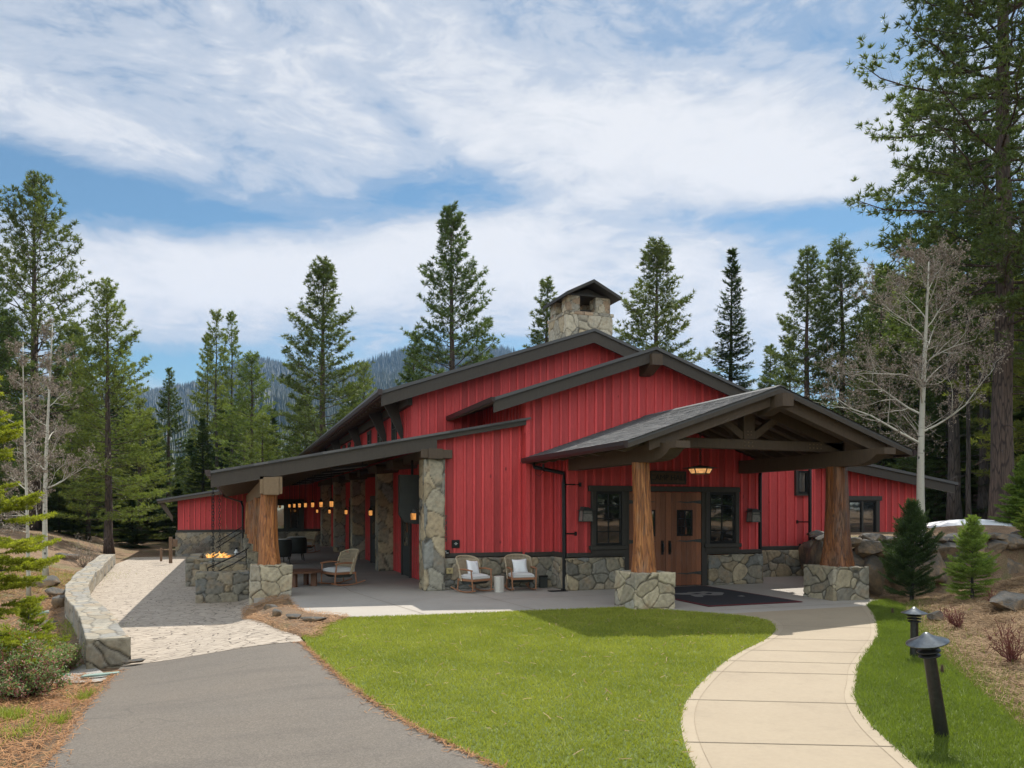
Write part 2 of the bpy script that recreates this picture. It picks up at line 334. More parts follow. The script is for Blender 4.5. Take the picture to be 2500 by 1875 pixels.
def patio_mat():
    m,g=material('stamped_paving'); v0=g.pos((1.,1.9,1.)); wn=g.noise(g.pos(),2.4,3,out=1)
    vm=g.n.new('ShaderNodeVectorMath'); vm.operation='MULTIPLY_ADD'; g.l.new(wn,vm.inputs[0]); vm.inputs[1].default_value=(.22,.22,0); g.l.new(v0,vm.inputs[2]); v=vm.outputs[0]
    e=g.vor(v,4.0,'DISTANCE_TO_EDGE'); cc=g.vor(v,4.0,out='Color'); bw=g.n.new('ShaderNodeRGBToBW'); g.l.new(cc,bw.inputs[0]); n=g.noise(g.pos(),7,6,.65); n0=g.noise(g.pos(),.6,3)
    brk=g.noise(g.pos(),3.5,2)
    c=g.mix(bw.outputs[0],(.335,.28,.22),(.41,.345,.275)); c=g.mix(1.,c,g.ramp(n,[(.25,.75),(.75,1.2)]),'MULTIPLY')
    c=g.mix(g.m('MULTIPLY',g.ramp(e,[(.018,1.),(.05,0.)]),g.ramp(brk,[(.36,.25),(.55,1.)])),c,(.075,.055,.04))
    h=g.m('ADD',g.ramp(e,[(0.,0.),(.06,1.)]),g.m('MULTIPLY',n,.7)); out(g,pbsdf(g,c,.8,g.bump(h,.5,.02)).outputs[0])
patio_mat()
def ground_mat():
    m,g=material('forest_floor'); v=g.pos(); n=g.noise(v,.35,5,.6); n2=g.noise(v,5,8,.7); n3=g.noise(g.pos((1,3.5,1)),26,6,.75,1.5); nb=g.noise(v,1.6,4,.6)
    c=g.ramp(n3,[(.28,(.075,.042,.024)),(.45,(.20,.125,.072)),(.62,(.36,.25,.15)),(.8,(.48,.36,.23))])
    c=g.mix(g.ramp(nb,[(.35,.6),(.6,0.)]),c,g.mix(1.,c,(.60,.50,.42),'MULTIPLY'))
    c=g.mix(g.ramp(g.m('MULTIPLY',g.m('ADD',n,nb),.5),[(.50,0.),(.60,.55)]),c,(.105,.13,.035))
    out(g,pbsdf(g,c,.97,g.bump(g.m('ADD',n3,n2),.8,.05)).outputs[0])
ground_mat()
flat_mat('lawn_soil',(.085,.115,.020),.95,0,.5,40,.5)
flat_mat('gravel',(.33,.31,.28),.95,0,.6,70,.9)
def leaf_mat(name,c1,c2,trans=.35,tr=None,rough=.55,big=.25,spec=.25):
    m,g=material(name); t=g.attr('tint').outputs['Fac']; n=g.noise(g.pos(),big*3,3); f=g.m('ADD',g.m('MULTIPLY',t,.75),g.m('MULTIPLY',g.m('SUBTRACT',n,.25),.5))
    oi=g.n.new('ShaderNodeObjectInfo'); c=g.mix(f,c1,c2); c=g.mix(1.,c,g.ramp(oi.outputs['Random'],[(0.,(.82,.90,.90)),(1.,(1.15,1.06,1.0))]),'MULTIPLY')
    b=pbsdf(g,c,rough,Specular_IOR_Level=spec); tl=g.n.new('ShaderNodeBsdfTranslucent'); g.l.new(g.mix(1.,c,tr or (1.25,1.35,.7),'MULTIPLY'),tl.inputs[0])
    mx=g.node('ShaderNodeMixShader',Fac=trans); g.l.new(b.outputs[0],mx.inputs[1]); g.l.new(tl.outputs[0],mx.inputs[2]); out(g,mx.outputs[0])
leaf_mat('pine_needle',(.050,.076,.024),(.15,.185,.058),.34)
leaf_mat('pine_yellow',(.085,.115,.026),(.21,.245,.065),.38)
leaf_mat('fir_needle',(.026,.050,.021),(.075,.115,.036),.30)
leaf_mat('spruce_bright',(.11,.165,.03),(.29,.37,.075),.40)
leaf_mat('near_fir',(.13,.16,.012),(.31,.34,.045),.48)
leaf_mat('grass_blade',(.168,.205,.024),(.37,.385,.07),.35)
leaf_mat('grass_lush',(.085,.125,.020),(.18,.235,.038),.38)
leaf_mat('straw',(.22,.125,.062),(.52,.345,.20),.25,(1,1,1),.8)
leaf_mat('straw_red',(.24,.11,.05),(.50,.27,.13),.2,(1,1,1),.8)
leaf_mat('shrub_leaf',(.09,.15,.04),(.27,.33,.14),.35)
leaf_mat('shrub_bud',(.30,.10,.12),(.5,.26,.26),.3)
leaf_mat('far_tree',(.008,.018,.014),(.020,.034,.022),.15)
def bark_mat(name,c1,c2,sc=(3,3,.5)):
    m,g=material(name); v=g.coord(sc); n=g.noise(v,5,6,.65,.8); e=g.vor(g.coord((2.2*sc[0],2.2*sc[1],sc[2]*1.5)),1.6,'DISTANCE_TO_EDGE')
    c=g.mix(g.ramp(n,[(.3,0.),(.7,1.)]),c1,c2); c=g.mix(g.ramp(e,[(.02,.8),(.12,0.)]),c,tuple(x*.3 for x in c1)); out(g,pbsdf(g,c,.92,g.bump(g.m('ADD',n,e),.9,.04)).outputs[0])
bark_mat('pine_bark',(.060,.042,.034),(.135,.092,.068)); bark_mat('dark_bark',(.04,.034,.03),(.09,.075,.065))
def aspen_mat():
    m,g=material('aspen_bark'); v=g.coord((1.2,1.2,5)); n=g.noise(v,3.5,5,.6); k=g.vor(g.coord((1.4,1.4,1.)),3.2); n2=g.noise(g.coord(),1.2,3)
    c=g.mix(n2,(.36,.34,.28),(.53,.50,.41)); c=g.mix(g.ramp(n,[(.60,0.),(.68,.65)]),c,(.12,.11,.09)); c=g.mix(g.ramp(k,[(.10,.9),(.17,0.)]),c,(.03,.028,.025)); out(g,pbsdf(g,c,.75,g.bump(n,.3,.01)).outputs[0])
aspen_mat()
def hill_mat():
    m,g=material('mountain_slope'); v=g.pos((.01,.01,.01)); n=g.noise(v,1.1,6,.6); n2=g.noise(v,6,6,.7); sn=g.m('ADD',g.m('MULTIPLY',n,.6),g.m('MULTIPLY',n2,.4))
    c=g.mix(n2,(.016,.026,.018),(.035,.045,.03)); c=g.mix(g.ramp(sn,[(.535,0.),(.575,1.)]),c,(.70,.73,.78)); out(g,pbsdf(g,c,.95).outputs[0])
hill_mat()

# ================================================================ terrain
WY=np.array([11.9,12.5,15.1,17.0,19.0,22.0,25.8,29.0,33.0,38.]); WXI=np.array([-1.30,-1.42,-1.98,-2.42,-2.93,-3.45,-3.85,-4.10,-4.45,-4.8])  # seat wall, inner edge
WXO=np.array([-1.86,-1.98,-2.50,-2.92,-3.42,-3.95,-4.35,-4.62,-4.97,-5.3])
GX=np.array([2.0,4.6,6.6,9.64,13.0,14.4,30]); GY=np.array([0,3.0,4.92,8.78,12.4,13.2,13.4])   # lawn / straw border on the right bank
def T(x,y):
    x=np.asarray(x,dtype=float); y=np.asarray(y,dtype=float)
    wd_=.3+1.6*ss(17,13.2,y); L=ss(0,1,(.95-x)/(.65+wd_))*ss(6.5,13,y)
    t=-.27*L-.011*np.clip(y-20,0,25)*ss(1.,.2,x)
    xo=np.interp(y,WY,WXO); d=np.clip(xo-x,0,99)
    t=t-.22*ss(0,.7,d)*ss(11.6,13,y)*ss(30,22,y)
    t=t+ss(23,36,y)*ss(0,5,d)*1.15+ss(2.,7.,d)*ss(13,26,y)*.35
    xb=np.interp(y,GY,GX); d2=np.clip((x-xb)*.72,0,99)
    bank=np.minimum(.24*d2,1.25)*ss(14.1,11.6,y)
    wl=14.0+(np.clip(x,13.4,17.8)-13.4)*1.48                      # line of the boulder wall, then of the hall
    pl=1.22*ss(0,.5,(x-13.5)*.83-(y-14.0)*.55+.0)*ss(14.0,14.6,y)
    pl=np.where((x>13.4),pl,0)
    t=t+np.maximum(bank,pl)
    far=ss(46,70,np.hypot(x,y)); t=t*(1-far)+.35*far
    bump=.05*np.sin(x*1.7+y*.6)*np.sin(y*1.3-x*.5)+.03*np.sin(3.1*x+1)*np.sin(2.7*y)
    offp=ss(.3,1.5,d)+ss(.2,1.2,d2)*(y<13.6)+ss(50,60,y)
    return t+bump*np.clip(offp,0,1)
def Tz(x,y): return float(T(x,y))
xs=np.concatenate([np.linspace(-2600,-60,30),np.linspace(-55,-12,24),np.arange(-11,24,.16),np.linspace(24.5,70,30),np.linspace(80,2600,30)])
ys=np.concatenate([np.linspace(-2600,-40,24),np.linspace(-35,-.5,20),np.arange(0,46,.16),np.linspace(46.5,90,30),np.linspace(100,2600,30)])
XX,YY=np.meshgrid(xs,ys); ZZ=T(XX,YY)-.035
nx,ny=len(xs),len(ys); I=np.arange(nx*ny).reshape(ny,nx)
F=np.stack([I[:-1,:-1],I[:-1,1:],I[1:,1:],I[1:,:-1]],-1).reshape(-1,4)
o=npmesh('ground',np.stack([XX,YY,ZZ],-1).reshape(-1,3),F,'forest_floor',smooth=True); tag(o,kind='structure')
def sheet(name,A,B,nu,mat,dz=0.,z=None,mi=None,mats=None,edge=0):
    """ruled strip between polylines A and B (same number of points), draped on the terrain"""
    A=np.array(A,float);B=np.array(B,float); V=[]
    for a,b in zip(A,B):
        for k in range(nu+1):
            p=a+(b-a)*k/nu; V.append((p[0],p[1],(Tz(p[0],p[1]) if z is None else z)+dz))
    n=len(A); F=np.array([(i*(nu+1)+k,i*(nu+1)+k+1,(i+1)*(nu+1)+k+1,(i+1)*(nu+1)+k) for i in range(n-1) for k in range(nu)])
    o=npmesh(name,np.array(V),F,mats or mat,smooth=True); tag(o,kind='structure')
    if mi: o.data.polygons.foreach_set('material_index',[mi(k) for i in range(n-1) for k in range(nu)])
    return o
def smooth(pts,n=6):        # catmull-rom
    P_=[np.array(p,float) for p in pts]; P_=[2*P_[0]-P_[1]]+P_+[2*P_[-1]-P_[-2]]; r=[]
    for i in range(1,len(P_)-2):
        for k in range(n):
            t=k/n; a,b,c,d=P_[i-1:i+3]; r.append(.5*((2*b)+(-a+c)*t+(2*a-5*b+4*c-d)*t*t+(-a+3*b-3*c+d)*t**3))
    r.append(P_[-2]); return np.array(r)
def resample(c,n):
    c=np.array(c); d=np.r_[0,np.cumsum(np.hypot(*np.diff(c,axis=0).T))]; s=np.linspace(0,d[-1],n); return np.stack([np.interp(s,d,c[:,0]),np.interp(s,d,c[:,1])],1)
# --- drive, patio
dl=resample(smooth([(-1.30,-3),(-1.38,4.),(-1.42,7.3),(-1.50,9.),(-1.56,11.2),(-1.50,12.45)]),40)
dr=resample(smooth([(2.95,-3),(2.9,2.),(2.72,3.3),(2.28,4.6),(1.93,5.68),(1.57,7.0),(1.25,8.9),(.96,11.99)]),40)
sheet('driveway',dl,dr,14,'asphalt',.004)
yy=np.linspace(12.44,44.4,80); pl=[(np.interp(y,WY,WXI)-.1,y) for y in yy]
prx=np.interp(yy,[12.44,13.0,13.8,14.8,16,18,44.4],[.98,.95,.66,.50,.36,.42,.42]); pr=[(x,y-.44*math.exp(-(y-12.44)/1.5)) for x,y in zip(prx,yy)]
pl[0]=(-1.5,12.44); sheet('patio',pl,pr,24,'stamped_paving',.008)
o=npmesh('patio',np.array([(-1.5,12.44,0),(-.29,13.2,0),(.98,13.45,0),(.4,12.6,0)]),[(0,1,2)],'stamped_paving'); bpy.data.objects.remove(o)
# --- porch slab and path
SL=[(13.6,18.9),(13.6,14.2),(13.2,13.2),(12.2,12.55)]
slab_front=smooth([(1.05,18.2),(1.10,16.2),(1.36,15.15),(1.85,14.68),(2.6,14.35),(3.6,14.22),(5.3,14.15),(7.4,14.03)],6)
lawn_front=smooth([(7.45,14.0),(8.3,13.0),(8.95,11.95),(8.72,11.05),(7.85,10.05),(6.29,8.84),(4.98,7.6),(4.05,6.5),(3.35,5.2),(3.02,4.2),(3.0,3.0),(3.0,1.)],6)
path_right=smooth([(12.2,12.55),(11.3,11.45),(10.35,10.42),(9.5,9.55),(8.5,8.7),(7.5,7.85),(6.80,7.15),(6.2,6.55),(5.6,5.75),(5.15,4.95),(4.7,4.0),(4.2,2.)],6)
def ngon(name,pts,z0,z1,mat):
    mb=MB(); mb.prism([tuple(p) for p in pts],'z',z0,z1); o=mb.build(name,mat); tag(o,kind='structure'); return o
porch=[(1.05,44.4),(1.05,18.2)]+[tuple(p) for p in slab_front[1:]]+[(7.45,14.0),(8.95,12.52)]+[tuple(p) for p in SL[::-1]]+[(13.6,19.2),(16.6,19.2),(16.6,20),(4.9,20),(4.9,44.4)]
# porch floor (shaded deck) and sunny apron are one concrete body with joints
PF=[(.42,44.4),(.42,18.2),(1.05,18.2)]+[tuple(p) for p in slab_front[1:]]+[(7.45,14.0),(8.95,12.52)]+[(12.2,12.55),(13.2,13.2),(13.6,14.2),(17.2,19.2),(17.2,19.6),(5.0,19.6),(5.0,44.4)]
ngon('porch_floor',PF,-.6,0.,'porch_concrete')
ra=resample(lawn_front[8:],60); rb=resample(path_right,60)
ra[0]=(8.95,12.5)
def bands(k): return 1 if k in(0,9) else 0
PA=[];PB=[]
A_,B_=ra,rb; V=[];nu=10
for a,b in zip(A_,B_):
    L_=np.hypot(*(b-a)); fr=[0,.17/L_]+[.17/L_+(1-.34/L_)*k/8 for k in range(1,8)]+[1-.17/L_,1]
    for f_ in fr: p=a+(b-a)*f_; V.append((p[0],p[1],.006+max(0,Tz(p[0],p[1])*0)))
F=np.array([(i*11+k,i*11+k+1,(i+1)*11+k+1,(i+1)*11+k) for i in range(59) for k in range(10)])
o=npmesh('path',np.array(V),F,['concrete','concrete_band'],mi=[1 if k in(0,9) else 0 for i in range(59) for k in range(10)]); tag(o,kind='structure')
sd_=MB()                       # the path's slab edge down into the soil
# joints
jm=MB(); js=MB()
def joint(a,b,w=.012,z=.010,jm=jm):
    a=np.array(a,float);b=np.array(b,float); d=(b-a)/np.hypot(*(b-a)); n=np.array([-d[1],d[0]])*w/2
    jm.add([(*(a-n),z),(*(b-n),z),(*(b+n),z),(*(a+n),z)],[(0,1,2,3)])
def at_row(c,py):
    q=[(HY+FPX*CAMH/(m[0]*SY+m[1]*CY))/1.1302 for m in c]; i=min(range(len(q)),key=lambda i:abs(q[i]-py)); return c[i]
ra5=resample(lawn_front[8:],600); rb5=resample(path_right,600)
for py,dpy in ((1352,6),(1380,5),(1405,6),(1428,7),(1452,7),(1512,9),(1604,10),(1740,12)): joint(at_row(ra5,py),at_row(rb5,py+dpy),.014)
for i in range(59):      # seams of the border bands
    for A1,B1,A2,B2 in ((ra[i],rb[i],ra[i+1],rb[i+1]),(rb[i],ra[i],rb[i+1],ra[i+1])):
        p=A1+(B1-A1)*.17/np.hypot(*(B1-A1)); q=A2+(B2-A2)*.17/np.hypot(*(B2-A2)); joint(p,q,.006,.009,js)
for y in (16.2,22.2,26,30,34,38): 
    if y>18: joint((.5,y),(4.8,y),.012,.004)
joint((2.65,44),(2.65,19),.012,.004); joint((2.65,19),(3.4,14.3),.012,.004); joint((5.2,18.3),(5.6,14.2),.012,.004); joint((4.4,16.2),(13.4,16.2),.012,.004); joint((10.3,17.3),(10.3,13.),.012,.004); joint((8.95,13.),(12.9,13.),.012,.004)
tag(jm.build('joint_lines','joint'),kind='structure'); tag(js.build('border_lines','joint_soft'),kind='structure')
# --- lawns
lawn=[(1.02,12.0)]+[tuple(p) for p in smooth([(1.0,12.6),(1.3,13.4),(1.95,14.35)],4)]+[tuple(p) for p in slab_front[24:]]+[tuple(p) for p in lawn_front[1:]]+[tuple(p) for p in dr if p[1]<11.9 and p[1]>1.]
o=ngon('lawn_ground',lawn,-.3,.004,'lawn_soil')
gline=[(x,y) for x,y in zip(GX[::-1],GY[::-1])]
rs=[tuple(p) for p in path_right]+[(4.5,2.2),(6.6,4.92),(9.64,8.78),(11.6,11.0),(13.0,12.4),(13.4,13.2),(12.9,13.1)]
o=ngon('verge_ground',rs,-.3,.004,'lawn_soil')
def inpoly(px,py,poly):
    poly=np.array(poly); c=np.zeros(px.shape,bool); j=len(poly)-1
    for i in range(len(poly)):
        xi,yi=poly[i];xj,yj=poly[j]
        m=((yi>py)!=(yj>py)); 
        with np.errstate(divide='ignore',invalid='ignore'): cr=(xj-xi)*(py-yi)/(yj-yi)+xi
        c^=m&(px<cr); j=i
    return c
def scatter(poly,dens,seed=0,clump=0.):
    r=np.random.default_rng(seed); poly=np.array(poly); x0,y0=poly.min(0);x1,y1=poly.max(0); n=int((x1-x0)*(y1-y0)*dens)
    x=r.uniform(x0,x1,n);y=r.uniform(y0,y1,n); m=inpoly(x,y,poly)
    return x[m],y[m]
def blades(name,x,y,z,h0,h1,w,mat,seed=1,lean=.5,tintf=None,label=None,cat='grass'):
    r=np.random.default_rng(seed); n=len(x); a=r.uniform(0,2*PI,n); h=r.uniform(h0,h1,n); lx=r.normal(0,lean,n)*h; ly=r.normal(0,lean,n)*h; w=w*r.uniform(.7,1.3,n)
    c,s=np.cos(a)*w/2,np.sin(a)*w/2
    V=np.empty((n,3,3)); x=x+r.normal(0,.018,n); y=y+r.normal(0,.018,n); V[:,0]=np.stack([x-c,y-s,z],1); V[:,1]=np.stack([x+c,y+s,z],1); V[:,2]=np.stack([x+lx,y+ly,z+h],1)
    t=r.uniform(0,1,n) if tintf is None else np.clip(tintf(x,y)+r.normal(0,.2,n),0,1)
    o=npmesh(name,V.reshape(-1,3),np.arange(n*3).reshape(-1,3),mat,tint=t); tag(o,label,cat,kind='stuff'); return o
tf=lambda x,y:.48+.16*np.sin(x*1.1+y*.7)*np.sin(y*.9)+.14*np.sin(3.3*x+np.sin(y*2))*np.sin(2.9*y+1)+.14*np.sin(x*7+np.sin(y*5)*2)*np.sin(y*6+np.sin(x*4))
lx,ly=scatter(lawn,3600,1); blades('lawn_grass',lx,ly,np.full(len(lx),.0),.022,.050,.011,'grass_blade',2,.6,tf,'short mown green lawn between the driveway and the curved path')
lx,ly=scatter(rs,4600,3); blades('verge_grass',lx,ly,np.full(len(lx),.0),.03,.075,.009,'grass_lush',4,.5,tf,'taller bright green grass along the right side of the curved path')
# straggling grass creeping into the straw on the right, and tufts at the left
r_=np.random.default_rng(5); q=r_.uniform(0,1,9000); bx=np.interp(q*14,GY,GX); by=q*14; off=r_.exponential(.20,9000); m=(by>2.5)&(by<12.9); bx=(bx+off)[m];by=by[m]
blades('border_grass',bx,by,T(bx,by)-.03,.04,.10,.010,'grass_lush',6,.6,None,'thin green grass straggling into the straw mulch on the right bank')
gx=[];gy=[]
for (cx,cy,s,n) in [(*P(9,1518),.08,260),(*P(30,1526),.09,320),(*P(58,1562),.10,100),(*P(27,1577),.12,90),(*P(140,1537),.06,90),(*P(150,1560),.05,60),(*P(199,1472),.10,350),(*P(110,1535),.1,90),(-2.6,16.5,.3,500),(-2.9,17.5,.25,400),(-5.6,29,.9,1600),(-6.2,27,.8,900),(-5.4,31,.8,1200)]:
    gx.append(RNG.normal(cx,s,n)); gy.append(RNG.normal(cy,s*1.3,n))
gx=np.concatenate(gx);gy=np.concatenate(gy); m=gx<np.where(gy<12.2,-1.52,-1.9); gx=gx[m];gy=gy[m]
blades('grass_tufts',gx,gy,T(gx,gy)-.03,.03,.13,.010,'grass_blade',8,.6,None,'scattered tufts of green grass in the pine needles left of the driveway')
def needles(name,x,y,z,l0,l1,w,mat,seed,label,lift=.03):
    r=np.random.default_rng(seed); n=len(x); a=r.uniform(0,2*PI,n); l=r.uniform(l0,l1,n)/2; u=np.stack([np.cos(a),np.sin(a)],1); p=np.stack([-u[:,1],u[:,0]],1)*(w/2)
    tilt=r.normal(0,.22,n)*l; cz=z+r.uniform(0,lift,n); bow=r.normal(0,.012,n)
    V=np.empty((n,6,3)); c=np.stack([x,y],1)
    for k,(s_) in enumerate((-1,0,1)):
        base=c+u*(l*s_)[:,None]+(p/(w/2))*(bow*(s_==0))[:,None]; zz=cz+tilt*s_
        V[:,2*k,:2]=base-p; V[:,2*k+1,:2]=base+p; V[:,2*k,2]=zz; V[:,2*k+1,2]=zz+w*.3
    b=(np.arange(n)*6)[:,None]; F=np.concatenate([b+np.array([0,1,3,2]),b+np.array([2,3,5,4])],0)
    t=r.uniform(0,1,n); t=np.concatenate([t,t]); o=npmesh(name,V.reshape(-1,3),F,mat,tint=t); tag(o,label,'ground cover',kind='stuff')
dx_,dy_=scatter(lawn,9,31); needles('lawn_debris',dx_,dy_,np.full(len(dx_),.035),.04,.12,.007,'straw',32,'stray dry needles and bits of straw lying on the mown lawn')
ex_=np.concatenate([np.interp(np.linspace(2,12,1500),dl[:,1],dl[:,0])+RNG.exponential(.035,1500),np.interp(np.linspace(5.6,12,1300),dr[:,1],dr[:,0])-RNG.exponential(.03,1300)]); ey_=np.concatenate([np.linspace(2,12,1500),np.linspace(5.6,12,1300)]); needles('edge_litter',ex_,ey_,T(ex_,ey_)+.008,.04,.13,.006,'straw_red',33,'dry needles blown along both edges of the driveway',.01)
bankpoly=[(4.9,2.6),(6.6,4.92),(9.64,8.78),(13.0,12.4),(13.2,13.9),(20,13.9),(20,9),(13,4),(9,1.5)]
nx_,ny_=scatter(bankpoly,1000,11); needles('straw_mulch',nx_,ny_,T(nx_,ny_)-.03,.08,.24,.006,'straw',12,'pale straw and pine needle mulch covering the right hand bank')
lpoly=[(-1.50,2.5),(-1.52,8),(-1.62,11.0),(-1.9,12.0),(-3.0,12.5),(-5,12),(-5,2.5)]
nx_,ny_=scatter(lpoly,800,13); needles('fallen_needles',nx_,ny_,T(nx_,ny_)-.03,.08,.20,.006,'straw_red',14,'rusty fallen pine needles beside the left edge of the driveway')
l2=[(-2.1,12.6),(-3.4,18.5),(-4.5,24),(-5.2,33),(-14,36),(-14,20),(-5,12.6)]
nx_,ny_=scatter(l2,130,15); needles('needle_litter',nx_,ny_,T(nx_,ny_)-.03,.15,.4,.012,'straw_red',16,'brown needle litter on the mound behind the curved stone seat wall')
# mulch wedge at the foot of the left pedestal
wedge=smooth([(.18,18.3),(.16,16.6),(.28,15.4),(.50,14.2),(.72,13.2),(.99,12.45),(1.25,12.3),(1.55,13.5),(2.0,14.5),(1.45,15.2),(1.2,16.2),(1.15,18.25)],4)
wz_=lambda x,y:T(x,y)*(1-ss(.5,1.1,x))-.004
mb=MB(); 
o=None
def mound(name,poly,h,mat,zf=None,n=26):
    poly=np.array(poly); cx,cy=poly.mean(0); V=[];F=[];m_=len(poly); R_=8
    for j in range(R_+1):
        f_=j/R_
        for p in poly:
            x=cx+(p[0]-cx)*f_; y=cy+(p[1]-cy)*f_; zb=(Tz(x,y)-.03) if zf is None else zf(x,y); V.append((x,y,zb+h*(1-f_**2)+.03*math.sin(7*x+3*y)*(1-f_)))
    F=[(j*m_+k,j*m_+(k+1)%m_,(j+1)*m_+(k+1)%m_,(j+1)*m_+k) for j in range(R_) for k in range(m_)]
    return npmesh(name,np.array(V),np.array(F),mat,smooth=True)
tag(mound('mulch_bed',wedge,.09,'forest_floor',lambda x,y:float(wz_(x,y))),kind='structure')
wx,wy=scatter(wedge,900,21); wz=wz_(wx,wy)+.015
needles('mulch_straw',wx,wy,wz,.05,.16,.006,'straw',22,'brown straw mulch around the loose rocks by the front left stone pedestal',.06)
gp=[(-2.6,11.6),(-1.62,11.3),(-1.75,12.2),(-2.1,12.9),(-2.75,13.4)]
tag(mound('gravel_patch',smooth(gp+[gp[0]],4)[:-1],.0,'gravel',lambda x,y:Tz(x,y)-.02),'patch of pale grey gravel beside the end of the seat wall','gravel',kind='stuff')
# ================================================================ stone masonry (real relief: Voronoi stones pushed out from sunk joints)
PAL=np.array([(.25,.235,.20),(.28,.26,.21),(.33,.285,.205),(.23,.225,.205),(.20,.21,.21),(.31,.26,.185),(.37,.32,.235),(.27,.265,.235),(.17,.165,.15),(.31,.275,.22)])
def stones(name,rects,size=.30,res=.025,parent=None,seed=0,relief=.03,pal=PAL,sq=(1,1,1.25)):
    """rects: list of (origin, u vector, v vector, normal); returns one mesh"""
    r=np.random.default_rng(seed); AV=[];AF=[];AC=[];base=0
    for (o_,u,v,n_) in rects:
        o_=np.array(o_,float);u=np.array(u,float);v=np.array(v,float);n_=np.array(n_,float)
        lu,lv=np.linalg.norm(u),np.linalg.norm(v); nu,nv=max(2,int(lu/res)),max(2,int(lv/res))
        gu,gv=np.meshgrid(np.linspace(0,1,nu+1),np.linspace(0,1,nv+1)); Pt=o_+gu[...,None]*u+gv[...,None]*v; Q=Pt.reshape(-1,3)
        sc=np.array(sq)/size; q=Q*sc+seed*13.7; q=q+.16*np.sin(q[:,[1,2,0]]*2.3+seed)
        cell=np.floor(q).astype(int); best=np.full(len(q),9.);sec=np.full(len(q),9.);bid=np.zeros(len(q),dtype=np.int64)
        for dx in(-1,0,1):
            for dy in(-1,0,1):
                for dz in(-1,0,1):
                    c=cell+np.array((dx,dy,dz)); h=(c[:,0]*73856093)^(c[:,1]*19349663)^(c[:,2]*83492791)^(seed*7919)
                    rn=np.stack([np.modf(np.abs(np.sin((h%100003)*k_))*43758.5453)[0] for k_ in(.618,1.137,2.411)],1)
                    d=(np.abs(q-(c+rn))**3.6).sum(1)**(1/3.6); m=d<best; sec=np.where(m,best,np.minimum(sec,d)); bid=np.where(m,h,bid); best=np.where(m,d,best)
        e=(sec-best); prof=ss(.01,.085,e); k=np.abs(bid)
        push=(prof-1)*relief+prof*relief*.55*(np.modf(np.abs(np.sin((k%9973)*1.7))*997)[0]-.5)
        rough=.006*np.sin(Q[:,0]*41+k%7)*np.sin(Q[:,2]*37+Q[:,1]*29)
        edge=np.minimum.reduce([gu.ravel()*lu,(1-gu.ravel())*lu,gv.ravel()*lv,(1-gv.ravel())*lv]); corner=-.018*(1-np.clip(edge/.03,0,1))**2
        Vn=Q+n_*(push+rough+corner)[:,None]
        ci=(k//7)%len(pal); col=pal[ci]*np.array((1.06,1.0,.90))*(.8+.4*np.modf(np.abs(np.sin((k%5021)*.93))*331)[0])[:,None]; col=col*(.30+.70*ss(.008,.052,e))[:,None]
        AV.append(Vn); AC.append(np.c_[col,np.ones(len(col))]); Ii=np.arange((nu+1)*(nv+1)).reshape(nv+1,nu+1)+base; f=np.stack([Ii[:-1,:-1],Ii[:-1,1:],Ii[1:,1:],Ii[1:,:-1]],-1).reshape(-1,4)
        if np.dot(np.cross(u,v),n_)<0: f=f[:,::-1]
        AF.append(f); base+=len(Q)
    return npmesh(name,np.concatenate(AV),np.concatenate(AF),'stone',parent,col=np.concatenate(AC))
def stonebox(name,x0,x1,y0,y1,z0,z1,parent=None,size=.30,res=.025,seed=0,sides='fblrt',taper=0.,relief=.03,pal=PAL,sq=(1,1,1.25)):
    t=taper; R_=[]
    if 'f' in sides: R_.append(((x0-t,y0-t,z0),(x1-x0+2*t,0,0),(t,t,z1-z0),(0,-1,0)))
    if 'b' in sides: R_.append(((x0-t,y1+t,z0),(x1-x0+2*t,0,0),(t,-t,z1-z0),(0,1,0)))
    if 'l' in sides: R_.append(((x0-t,y0-t,z0),(0,y1-y0+2*t,0),(t,t,z1-z0),(-1,0,0)))
    if 'r' in sides: R_.append(((x1+t,y0-t,z0),(0,y1-y0+2*t,0),(-t,t,z1-z0),(1,0,0)))
    if 't' in sides: R_.append(((x0,y0,z1),(x1-x0,0,0),(0,y1-y0,0),(0,0,1)))
    if taper: R_=[(o_,u,v,n_) for o_,u,v,n_ in R_]
    return stones(name,R_,size,res,parent,seed,relief,pal,sq)
